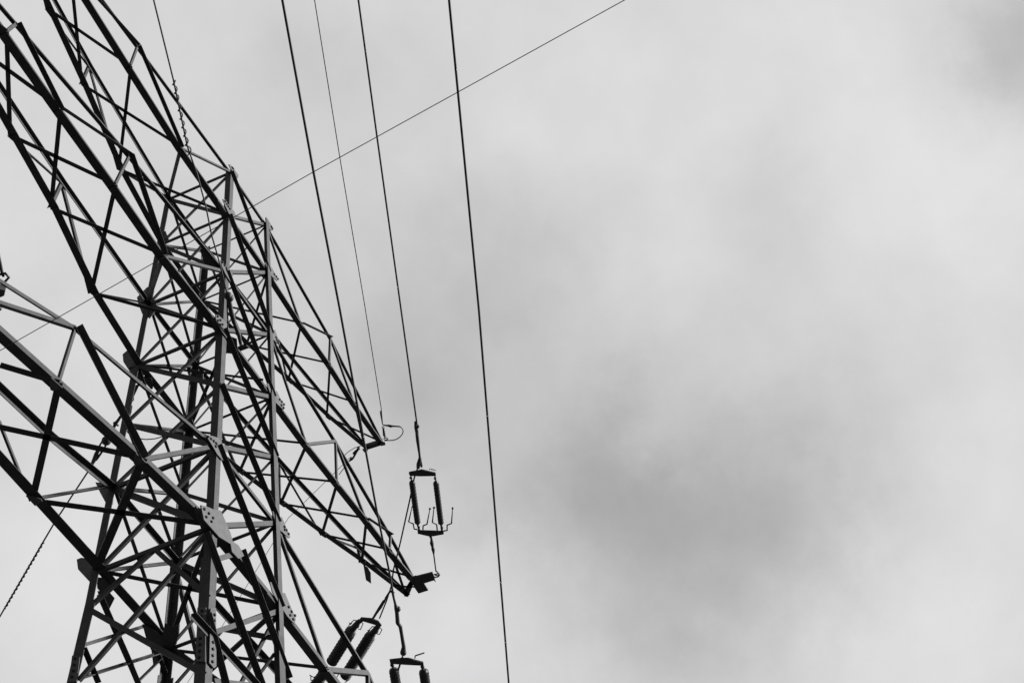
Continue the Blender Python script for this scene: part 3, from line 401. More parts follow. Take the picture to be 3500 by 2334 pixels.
["right3","chord",[5.5217,0.0834,21.9023],[7.437,-0.3416,21.9023],[-0.2166,-0.9763,0.0],[0.0,0.0,1.0],0.1425,0.0997,0.012],
["right3","top_chord",[1.0236,-1.0044,23.8413],[4.6496,-0.9294,23.1876],[-0.02,0.9998,0.0036],[-0.1774,0.0,-0.9841],0.1026,0.0427,0.012],
["right3","top_chord",[4.6354,-0.9296,23.1921],[7.2489,-0.9024,21.9591],[-0.0085,1.0,0.004],[-0.4267,0.0,-0.9044],0.1026,0.0427,0.012],
["right3","top_chord",[1.024,1.0057,23.8421],[7.4367,-0.3414,21.9602],[-0.1896,-0.9803,0.0556],[-0.2816,0.0,-0.9595],0.0997,0.0997,0.012],
["right3","brace",[1.0585,-1.0495,21.9135],[1.9455,0.8855,21.9135],[0.909,-0.4167,-0.0],[0.0,-0.0,1.0],0.0788,0.045,0.0079],
["right3","brace",[1.1246,1.091,21.9135],[2.8562,-0.9947,21.9135],[-0.7694,-0.6388,0.0],[0.0,-0.0,1.0],0.0788,0.045,0.0079],
["right3","brace",[2.7924,-0.9991,21.9135],[3.7217,0.4962,21.9135],[0.8493,-0.5278,-0.0],[0.0,-0.0,1.0],0.0788,0.045,0.0079],
["right3","brace",[2.0042,0.9011,21.9135],[4.5803,-0.9418,21.9135],[-0.5818,-0.8133,0.0],[0.0,-0.0,1.0],0.0788,0.045,0.0079],
["right3","brace",[4.5285,-0.9472,21.9135],[5.5001,0.1085,21.9135],[0.7358,-0.6772,-0.0],[0.0,0.0,1.0],0.0788,0.045,0.0079],
["right3","brace",[3.7742,0.5099,21.9135],[6.3081,-0.8934,21.9135],[-0.4845,-0.8748,0.0],[0.0,0.0,1.0],0.0788,0.045,0.0079],
["right3","brace",[6.2709,-0.8928,21.9135],[7.4116,-0.305,21.9135],[0.4581,-0.8889,-0.0],[0.0,0.0,1.0],0.0788,0.045,0.0079],
["right3","brace",[5.5487,0.1159,21.9135],[7.2618,-0.8683,21.9135],[-0.4982,-0.8671,0.0],[0.0,0.0,1.0],0.0788,0.045,0.0079],
["right3","brace",[1.009,-1.0044,23.8196],[2.8039,-1.02,21.8819],[0.7336,0.0055,0.6795],[0.0,1.0,-0.0081],0.06,0.06,0.006],
["right3","brace",[2.8518,-1.0186,21.8655],[4.6681,-0.9282,23.1522],[-0.5769,-0.0287,0.8163],[-0.0497,0.9988,-0.0],0.09,0.09,0.009],
["right3","brace",[4.6085,-0.9295,23.1911],[4.5237,-0.9738,21.9045],[0.9978,-0.0023,-0.0657],[0.0,0.9994,-0.0344],0.0675,0.0675,0.0067],
["right3","brace",[4.6214,-0.9295,23.1623],[6.2682,-0.9278,21.8757],[0.6157,-0.0011,0.788],[0.0,1.0,0.0013],0.0675,0.0675,0.0067],
["right3","brace",[0.9973,1.0031,23.8236],[1.9476,0.8679,21.8858],[0.8983,0.0306,0.4384],[-0.0,0.9976,-0.0696],0.075,0.075,0.0075],
["right3","end_plate",[7.2919,-0.9191,21.9023],[7.4794,-0.3566,21.9023],[-0.9487,0.3162,0.0],[0.0,0.0,1.0],0.105,0.105,0.015],
["left1","chord",[-0.7951,-0.7818,30.8345],[-2.5829,-0.7741,30.8345],[0.0043,1.0,0.0],[-0.0,0.0,1.0],0.1312,0.0394,0.012],
["left1","chord",[-2.5679,-0.7738,30.8345],[-4.5355,-0.8599,30.8345],[-0.0437,0.999,0.0],[0.0,0.0,1.0],0.1312,0.0394,0.012],
["left1","chord",[-4.5205,-0.8592,30.8345],[-6.6825,-0.9538,30.8345],[-0.0437,0.999,0.0],[0.0,0.0,1.0],0.1312,0.0394,0.012],
["left1","chord",[-6.6675,-0.9531,30.8345],[-8.4075,-1.0293,30.8345],[-0.0437,0.999,0.0],[0.0,0.0,1.0],0.1312,0.0394,0.012],
["left1","chord",[-0.7951,0.7827,30.8345],[-2.6945,0.5413,30.8345],[0.1261,-0.992,0.0],[-0.0,-0.0,1.0],0.1125,0.0656,0.012],
["left1","chord",[-2.6797,0.5438,30.8345],[-4.6075,0.1364,30.8345],[0.2067,-0.9784,0.0],[0.0,0.0,1.0],0.1125,0.0656,0.012],
["left1","chord",[-4.5928,0.1394,30.8345],[-6.2253,-0.1695,30.8345],[0.1859,-0.9826,0.0],[0.0,0.0,1.0],0.1125,0.0656,0.012],
["left1","chord",[-6.2106,-0.1667,30.8345],[-7.8074,-0.4688,30.8345],[0.1859,-0.9826,0.0],[0.0,0.0,1.0],0.1125,0.0656,0.012],
["left1","chord",[-7.7926,-0.466,30.8345],[-8.4074,-0.5823,30.8345],[0.1859,-0.9826,0.0],[0.0,0.0,1.0],0.1125,0.0656,0.012],
["left1","top_chord",[-0.7426,-0.7302,32.4451],[-4.4238,-0.8719,31.7328],[-0.0371,0.9993,-0.0072],[0.19,0.0,-0.9818],0.0675,0.0281,0.012],
["left1","top_chord",[-4.4091,-0.8714,31.7358],[-8.4073,-1.0292,30.893],[-0.0378,0.9993,-0.008],[0.2063,0.0,-0.9785],0.0675,0.0281,0.012],
["left1","top_chord",[-0.7428,0.7317,32.4455],[-4.5581,0.0826,31.5113],[0.1584,-0.9866,0.0388],[0.2378,0.0,-0.9713],0.0656,0.0656,0.012],
["left1","top_chord",[-4.5436,0.0851,31.5143],[-8.4073,-0.5822,30.8934],[0.166,-0.9858,0.0267],[0.1587,0.0,-0.9873],0.0656,0.0656,0.012],
["left1","brace",[-2.669,0.568,30.8458],[-0.7845,-0.7559,30.8458],[-0.5749,-0.8183,-0.0],[-0.0,-0.0,1.0],0.063,0.036,0.0063],
["left1","brace",[-4.5872,0.1667,30.8458],[-2.5625,-0.7454,30.8458],[-0.4107,-0.9118,0.0],[0.0,0.0,1.0],0.063,0.036,0.0063],
["left1","brace",[-6.206,-0.1389,30.8458],[-4.516,-0.8304,30.8458],[-0.3787,-0.9255,0.0],[0.0,0.0,1.0],0.063,0.036,0.0063],
["left1","brace",[-7.7875,-0.4385,30.8458],[-6.6625,-0.9246,30.8458],[-0.3966,-0.918,0.0],[0.0,0.0,1.0],0.063,0.036,0.0063],
["left1","brace",[-4.547,-0.8345,30.8458],[-2.7062,0.5673,30.8458],[0.6058,-0.7956,0.0],[0.0,0.0,1.0],0.063,0.036,0.0063],
["left1","brace",[-6.6897,-0.9256,30.8458],[-4.6148,0.1659,30.8458],[0.4656,-0.885,0.0],[0.0,0.0,1.0],0.063,0.036,0.0063],
["left1","brace",[-8.4116,-0.9996,30.8458],[-6.2295,-0.1388,30.8458],[0.367,-0.9302,0.0],[0.0,0.0,1.0],0.063,0.036,0.0063],
["left1","brace",[-2.5953,-0.7473,30.832],[-0.7699,0.7573,32.4412],[0.3945,-0.8505,0.3478],[-0.6613,-0.0,0.7501],0.063,0.036,0.0063],
["left1","brace",[-2.6961,0.5736,30.8417],[-0.759,0.7619,32.4509],[0.0574,-0.9972,0.0476],[-0.639,-0.0,0.7692],0.063,0.036,0.0063],
["left1","brace",[-2.5618,-0.7738,30.8191],[-0.7364,-0.7302,32.4282],[-0.661,-0.0158,0.7502],[-0.0239,0.9997,-0.0],0.0413,0.0413,0.006],
["left1","brace",[-4.5503,-0.8596,30.8373],[-4.4388,-0.8717,31.737],[0.9924,0.0017,-0.123],[0.0,0.9999,0.0135],0.045,0.045,0.006],
["left1","brace",[-4.4164,-0.8717,31.7342],[-2.5754,-0.7741,30.8345],[-0.4411,0.0967,-0.8922],[0.0,-0.9942,-0.1078],0.045,0.066,0.006],
["left1","brace",[-4.4164,-0.8717,31.7342],[-6.675,-0.9535,30.8345],[-0.3714,0.0841,0.9247],[-0.0,-0.9959,0.0906],0.0394,0.0578,0.006],
["left1","brace",[-4.5771,0.0837,31.515],[-4.6263,0.1378,30.8364],[0.9974,0.0057,-0.0719],[0.0,0.9968,0.0795],0.0525,0.0525,0.006],
["left1","brace",[-4.5585,0.0935,31.4989],[-2.6946,0.5518,30.8203],[0.4022,-0.5125,0.7587],[-0.0,0.8287,0.5598],0.0375,0.0375,0.006],
["left1","brace",[-4.5584,0.0899,31.5292],[-6.2254,-0.1621,30.8507],[0.3983,-0.3193,-0.8599],[0.0,0.9375,-0.3481],0.0375,0.0375,0.006],
["left1","end_plate",[-8.445,-1.0289,30.8345],[-8.445,-0.5809,30.8345],[1.0,0.0,0.0],[0.0,0.0,1.0],0.09,0.105,0.015],
["left2","chord",[-0.918,-0.9017,27.0712],[-2.8355,-0.8365,27.0712],[0.034,0.9994,-0.0],[0.0,0.0,1.0],0.1522,0.0457,0.012],
["left2","chord",[-2.8206,-0.8365,27.0712],[-4.475,-0.8794,27.0712],[-0.0259,0.9997,0.0],[0.0,0.0,1.0],0.1522,0.0457,0.012],
["left2","chord",[-4.46,-0.8792,27.0712],[-6.1559,-0.896,27.0712],[-0.0099,1.0,0.0],[0.0,0.0,1.0],0.1522,0.0457,0.012],
["left2","chord",[-6.1409,-0.8958,27.0712],[-7.7251,-0.9266,27.0712],[-0.0195,0.9998,0.0],[0.0,0.0,1.0],0.1522,0.0457,0.012],
["left2","chord",[-7.7101,-0.9263,27.0712],[-9.7575,-0.9663,27.0712],[-0.0195,0.9998,0.0],[0.0,0.0,1.0],0.1522,0.0457,0.012],
["left2","chord",[-0.918,0.9022,27.0712],[-2.7115,0.7149,27.0712],[0.1039,-0.9946,-0.0],[0.0,-0.0,1.0],0.1305,0.0761,0.012],
["left2","chord",[-2.6967,0.7172,27.0712],[-4.5655,0.3274,27.0712],[0.2042,-0.9789,0.0],[0.0,0.0,1.0],0.1305,0.0761,0.012],
["left2","chord",[-4.5507,0.3299,27.0712],[-6.0897,0.1115,27.0712],[0.1405,-0.9901,0.0],[0.0,0.0,1.0],0.1305,0.0761,0.012],
["left2","chord",[-6.0749,0.1136,27.0712],[-8.1824,-0.1855,27.0712],[0.1405,-0.9901,0.0],[0.0,0.0,1.0],0.1305,0.0761,0.012],
["left2","chord",[-8.1676,-0.1834,27.0712],[-9.7574,-0.4091,27.0712],[0.1405,-0.9901,0.0],[0.0,0.0,1.0],0.1305,0.0761,0.012],
["left2","top_chord",[-0.8586,-0.8434,28.8936],[-4.2072,-0.8859,28.3245],[-0.0123,0.9999,-0.0021],[0.1675,-0.0,-0.9859],0.0783,0.0326,0.012],
["left2","top_chord",[-4.1925,-0.8857,28.3274],[-7.5521,-0.9329,27.6125],[-0.0134,0.9999,-0.0029],[0.2081,0.0,-0.9781],0.0783,0.0326,0.012],
["left2","top_chord",[-7.5374,-0.9327,27.6157],[-9.7573,-0.9662,27.1296],[-0.0144,0.9999,-0.0032],[0.2139,0.0,-0.9769],0.0783,0.0326,0.012],
["left2","top_chord",[-0.8588,0.8445,28.894],[-4.3744,0.3523,28.0904],[0.1318,-0.9908,0.0301],[0.2228,-0.0,-0.9749],0.0761,0.0761,0.012],
["left2","top_chord",[-4.3599,0.3543,28.0933],[-9.7573,-0.4091,27.1299],[0.1358,-0.9904,0.0242],[0.1757,0.0,-0.9844],0.0761,0.0761,0.012],
["left2","brace",[-2.6789,0.7434,27.0824],[-0.9003,-0.8738,27.0824],[-0.6727,-0.7399,0.0],[0.0,0.0,1.0],0.0748,0.0427,0.0075],
["left2","brace",[-4.5372,0.3599,27.0824],[-2.8071,-0.8057,27.0824],[-0.5587,-0.8293,0.0],[0.0,0.0,1.0],0.0748,0.0427,0.0075],
["left2","brace",[-6.0627,0.1444,27.0824],[-4.4479,-0.8474,27.0824],[-0.5233,-0.8521,0.0],[0.0,0.0,1.0],0.0748,0.0427,0.0075],
["left2","brace",[-8.1626,-0.1492,27.0824],[-6.136,-0.8606,27.0824],[-0.3312,-0.9436,0.0],[0.0,0.0,1.0],0.0748,0.0427,0.0075],
["left2","brace",[-9.7408,-0.3718,27.0824],[-7.7084,-0.8902,27.0824],[-0.2472,-0.969,0.0],[0.0,0.0,1.0],0.0748,0.0427,0.0075],
["left2","brace",[-4.4926,-0.8515,27.0824],[-2.7292,0.7434,27.0824],[0.6708,-0.7416,0.0],[0.0,0.0,1.0],0.0748,0.0427,0.0075],
["left2","brace",[-6.1713,-0.8663,27.0824],[-4.581,0.3585,27.0824],[0.6102,-0.7923,0.0],[0.0,0.0,1.0],0.0748,0.0427,0.0075],
["left2","brace",[-7.7377,-0.8949,27.0824],[-6.1024,0.1441,27.0824],[0.5363,-0.844,0.0],[0.0,0.0,1.0],0.0748,0.0427,0.0075],
["left2","brace",[-9.7666,-0.9326,27.0824],[-8.1916,-0.151,27.0824],[0.4445,-0.8958,0.0],[0.0,0.0,1.0],0.0748,0.0427,0.0075],
["left2","brace",[-2.8503,-0.805,27.0659],[-0.8882,0.8752,28.8871],[0.3896,-0.847,0.3617],[-0.6803,-0.0,0.7329],0.0748,0.0427,0.0075],
["left2","brace",[-2.7131,0.7456,27.0781],[-0.875,0.8734,28.8993],[0.035,-0.9988,0.0347],[-0.7038,0.0,0.7104],0.0599,0.0342,0.006],
["left2","brace",[-2.8076,-0.8368,27.0492],[-0.8456,-0.8436,28.8703],[-0.6803,0.0024,0.7329],[0.0035,1.0,0.0],0.06,0.06,0.006],
["left2","brace",[-4.4913,-0.8793,27.0763],[-4.2236,-0.8859,28.3309],[0.978,0.0011,-0.2087],[0.0,1.0,0.0053],0.0488,0.0488,0.006],
["left2","brace",[-4.1998,-0.8858,28.3258],[-2.828,-0.8367,27.0712],[-0.6752,0.0288,-0.7371],[-0.0,-0.9992,-0.0391],0.0563,0.0825,0.006],
["left2","brace",[-4.1998,-0.8858,28.3258],[-6.1484,-0.8959,27.0712],[-0.5414,0.0067,0.8408],[-0.0,-1.0,0.008],0.045,0.066,0.006],
["left2","brace",[-7.7462,-0.9266,27.0803],[-7.5733,-0.9329,27.6232],[0.9529,0.0035,-0.3034],[-0.0,0.9999,0.0116],0.06,0.06,0.006],
["left2","brace",[-7.5447,-0.9328,27.6141],[-6.1484,-0.8959,27.0712],[-0.3631,0.0632,-0.9296],[0.0,-0.9977,-0.0678],0.0506,0.0743,0.006],
["left2","brace",[-4.3967,0.3534,28.0976],[-4.5876,0.329,27.0767],[0.983,-0.0044,-0.1838],[-0.0,0.9997,-0.0239],0.06,0.06,0.006],
["left2","brace",[-4.3815,0.3607,28.0713],[-2.7184,0.723,27.0505],[0.5458,-0.2803,0.7896],[0.0,0.9424,0.3345],0.0525,0.0525,0.006],
["left2","brace",[-4.3789,0.3577,28.1107],[-6.0941,0.117,27.0899],[0.5217,-0.1958,-0.8303],[0.0,0.9733,-0.2295],0.045,0.045,0.006],
["left2","end_plate",[-9.795,-0.9661,27.0712],[-9.795,-0.408,27.0712],[1.0,0.0,0.0],[0.0,0.0,1.0],0.09,0.105,0.015],
["left3","chord",[-1.0869,-1.0667,21.9023],[-2.8385,-0.8672,21.9023],[0.1132,0.9936,0.0],[-0.0,-0.0,1.0],0.1614,0.1046,0.012],
["left3","chord",[-2.8237,-0.8692,21.9023],[-4.7011,-0.5916,21.9023],[0.1463,0.9892,0.0],[0.0,0.0,1.0],0.1614,0.1046,0.012],
["left3","chord",[-4.6862,-0.5938,21.9023],[-6.6074,-0.3097,21.9023],[0.1463,0.9892,0.0],[0.0,0.0,1.0],0.1614,0.1046,0.012],
["left3","chord",[-6.5926,-0.3119,21.9023],[-9.3824,0.1006,21.9023],[0.1463,0.9892,0.0],[0.0,0.0,1.0],0.1614,0.1046,0.012],
["left3","chord",[-1.0868,1.0659,21.9023],[-2.8823,1.0738,21.9023],[-0.0044,-1.0,0.0],[0.0,-0.0,1.0],0.1845,0.1076,0.012],
["left3","chord",[-2.8673,1.0737,21.9023],[-4.4325,1.0807,21.9023],[-0.0044,-1.0,0.0],[0.0,-0.0,1.0],0.1845,0.1076,0.012],
["left3","chord",[-4.4175,1.0811,21.9023],[-6.4575,0.9549,21.9023],[0.0617,-0.9981,0.0],[-0.0,0.0,1.0],0.1845,0.1076,0.012],
["left3","chord",[-6.4425,0.9561,21.9023],[-9.3825,0.6989,21.9023],[0.0871,-0.9962,0.0],[-0.0,-0.0,1.0],0.1845,0.1076,0.012],
["left3","top_chord",[-1.0236,-1.0053,23.8407],[-4.4523,-0.5349,23.5047],[0.1346,0.9908,0.0132],[0.0975,0.0,-0.9952],0.0769,0.0692,0.012],
["left3","top_chord",[-4.4378,-0.5369,23.5077],[-9.3821,0.1005,21.96],[0.1165,0.9925,0.0365],[0.2987,0.0,-0.9543],0.0769,0.0692,0.012],
["left3","top_chord",[-1.0238,1.0045,23.8421],[-2.91,0.9393,23.2941],[0.0319,-0.9994,0.0093],[0.279,-0.0,-0.9603],0.1076,0.1076,0.012],
["left3","top_chord",[-2.8954,0.9398,23.2977],[-9.3823,0.6993,21.9608],[0.0355,-0.9993,0.0073],[0.2019,-0.0,-0.9794],0.1076,0.1076,0.012],
["left3","brace",[-2.8339,1.1078,21.9135],[-1.0534,-1.0319,21.9135],[-0.7687,-0.6396,0.0],[0.0,0.0,1.0],0.1063,0.0607,0.0106],
["left3","brace",[-4.3279,0.6792,21.9135],[-2.7938,-0.8302,21.9135],[-0.7013,-0.7128,0.0],[0.0,0.0,1.0],0.1063,0.0607,0.0106],
["left3","brace",[-5.3339,0.001,21.9135],[-4.6599,-0.5516,21.9135],[-0.634,-0.7734,-0.0],[-0.0,0.0,1.0],0.1063,0.0607,0.0106],
["left3","brace",[-4.7295,-0.5535,21.9135],[-2.9107,1.113,21.9135],[0.6755,-0.7373,0.0],[-0.0,0.0,1.0],0.1063,0.0607,0.0106],
["left3","brace",[-6.6286,-0.266,21.9135],[-4.4536,1.1254,21.9135],[0.5389,-0.8424,0.0],[-0.0,0.0,1.0],0.1063,0.0607,0.0106],
["left3","brace",[-9.3899,0.1506,21.9135],[-6.4649,1.0064,21.9135],[0.2808,-0.9598,0.0],[-0.0,-0.0,1.0],0.1063,0.0607,0.0106],
["left3","brace",[-2.8785,-0.8254,21.9135],[-1.1418,1.1085,21.9135],[0.744,-0.6682,0.0],[-0.0,-0.0,1.0],0.1276,0.0729,0.0128],
["left3","brace",[-2.882,1.1269,21.911],[-1.0382,1.0574,23.8488],[-0.0179,-0.9997,-0.0188],[-0.7245,0.0,0.6893],0.1063,0.0607,0.0106],
["left3","brace",[-2.8037,-0.8701,21.8767],[-1.0037,-1.0063,23.8144],[-0.7296,0.0552,0.6816],[0.0754,0.9972,0.0],0.075,0.075,0.0075],
["left3","brace",[-4.7196,-0.5925,21.9063],[-4.4708,-0.5358,23.5095],[0.9882,-0.0054,-0.1531],[-0.0,0.9994,-0.0354],0.0525,0.0525,0.006],
["left3","brace",[-4.4449,-0.536,23.5055],[-2.8311,-0.8681,21.9023],[-0.7122,-0.1424,-0.6874],[0.0,-0.9792,0.2029],0.0731,0.1073,0.0073],
["left3","brace",[-4.4268,-0.5381,23.477],[-6.2852,-0.3202,22.2781],[-0.5358,0.0628,0.842],[0.1165,0.9932,0.0],0.0675,0.0675,0.0067],
["left3","brace",[-4.1097,0.9161,22.4504],[-3.2438,0.9725,21.9076],[0.5331,-0.0874,0.8415],[0.0,0.9947,0.1033],0.045,0.045,0.006],
["right2","brace",[6.8774,-0.6661,27.0712],[6.6158,-0.9745,27.0712],[0.7626,-0.6468,0.0],[0.0,0.0,1.0],0.0525,0.0263,0.006],
["right2","brace",[6.6037,-0.568,27.0712],[6.8792,-0.959,27.0712],[-0.8174,-0.576,0.0],[0.0,0.0,1.0],0.0375,0.0188,0.006],
["right2","brace",[6.7596,-0.5925,27.0712],[6.773,-0.997,27.0712],[-0.9994,-0.0332,0.0],[0.0,0.0,1.0],0.0375,0.0188,0.006]]
legs = {}
chords = {}
for own, name, a, b, u, v, wu, wv, t in BARS:
    if isinstance(own, int):
        legs.setdefault(own, []).append((a, b, u, v, wu, wv, t)); continue
    if name != 'chord_tie' and 'chord' in name:
        chords.setdefault((own, name, tuple(v), tuple(u)[1] > 0), []).append((a, b, u, v, wu, wv, t)); continue
    bm = bmesh.new(); add_angle(bm, a, b, u, v, wu, wv, t)
    finish(bm, name, STEEL, tower if own == 'tower' else arms[own])
legobj = {}
lower = legs.pop(9); bm = bmesh.new()
for s in lower: add_angle(bm, *s)
finish(bm, 'lower_bracing', STEEL, tower)['kind'] = 'stuff'
for k_, L_ in legs.items():
    bm = bmesh.new()
    for s in L_: add_angle(bm, *s)
    legobj[k_] = finish(bm, 'leg', STEEL, tower)
merged = {}
for (own, name, v, s), L_ in chords.items(): merged.setdefault((own, name, s), []).extend(L_)
for (own, name, s), L_ in merged.items():
    bm = bmesh.new()
    for q in L_: add_angle(bm, *q)
    finish(bm, name, STEEL, arms[own])
# ------------------------------------------------------------------ insulator strings and wires, each a thing of its own
THINGS = dict(
 W1=('conductor', 'thick conductor dropping past the uppermost right crossarm tip to the bottom yoke', 'power line'),
 W2=('conductor', 'conductor ending at the yoke of the upright double insulator string in open sky', 'power line'),
 W3=('conductor', 'thick conductor farthest right, crossing from top edge to bottom edge', 'power line'),
 G1=('earth_wire', 'thin earth wire running up from the front of the uppermost right crossarm tip', 'power line'),
 GB=('earth_wire', 'very thin wire running down left behind the legs from the uppermost right tip', 'power line'),
 CF=('conductor', 'conductor wrapped in a spiral grip coming down onto the upper left crossarm', 'power line'),
 CB=('conductor', 'conductor with twisted spiral grip leaving through the lower left corner', 'power line'),
 X=('overhead_wire', 'single thin wire slanting from the left edge up to the top edge across all others', 'power line'),
 J2=('jumper_cable', 'slack jumper cable beside the left insulator of the upright double string', 'jumper cable'),
 J3=('jumper_cable', 'short jumper cable beside the lowest yoke at the bottom edge', 'jumper cable'),
 J4=('jumper_cable', 'thin jumper cable hanging down the near tower leg from the front clamp', 'jumper cable'),
 J5=('jumper_cable', 'thin jumper cable curving between the rear tower legs', 'jumper cable'),
 J6=('jumper_cable', 'small round loop of cable right of the uppermost crossarm tip', 'jumper cable'),
 J7=('jumper_cable', 'small curl of cable left of the uppermost crossarm tip', 'jumper cable'),
 S1=('insulator_string', 'upright double insulator string with four arcing horns standing clear in the sky', 'insulator'),
 S2=('insulator_string', 'double insulator string cut off by the bottom edge under the long clamp', 'insulator'),
 S3=('insulator_string', 'thick slanting pair of insulators crossed by the lowest right crossarm', 'insulator'),
 S4=('tension_string', 'front clamp and link chain fixed beside the near tower leg', 'insulator'),
 S5=('tension_string', 'rear link chain with round clamp below the heavy left crossarm', 'insulator'),
 S8=('hanger_link', 'dark hook and link hanging at the left edge by the lowest left crossarm', 'hardware'),
 S6=('wire_clamp', 'earth wire clamp with shackle at the front of the uppermost right tip', 'clamp'),
 S7=('wire_clamp', 'earth wire clamp with shackle at the back of the uppermost right tip', 'clamp'))
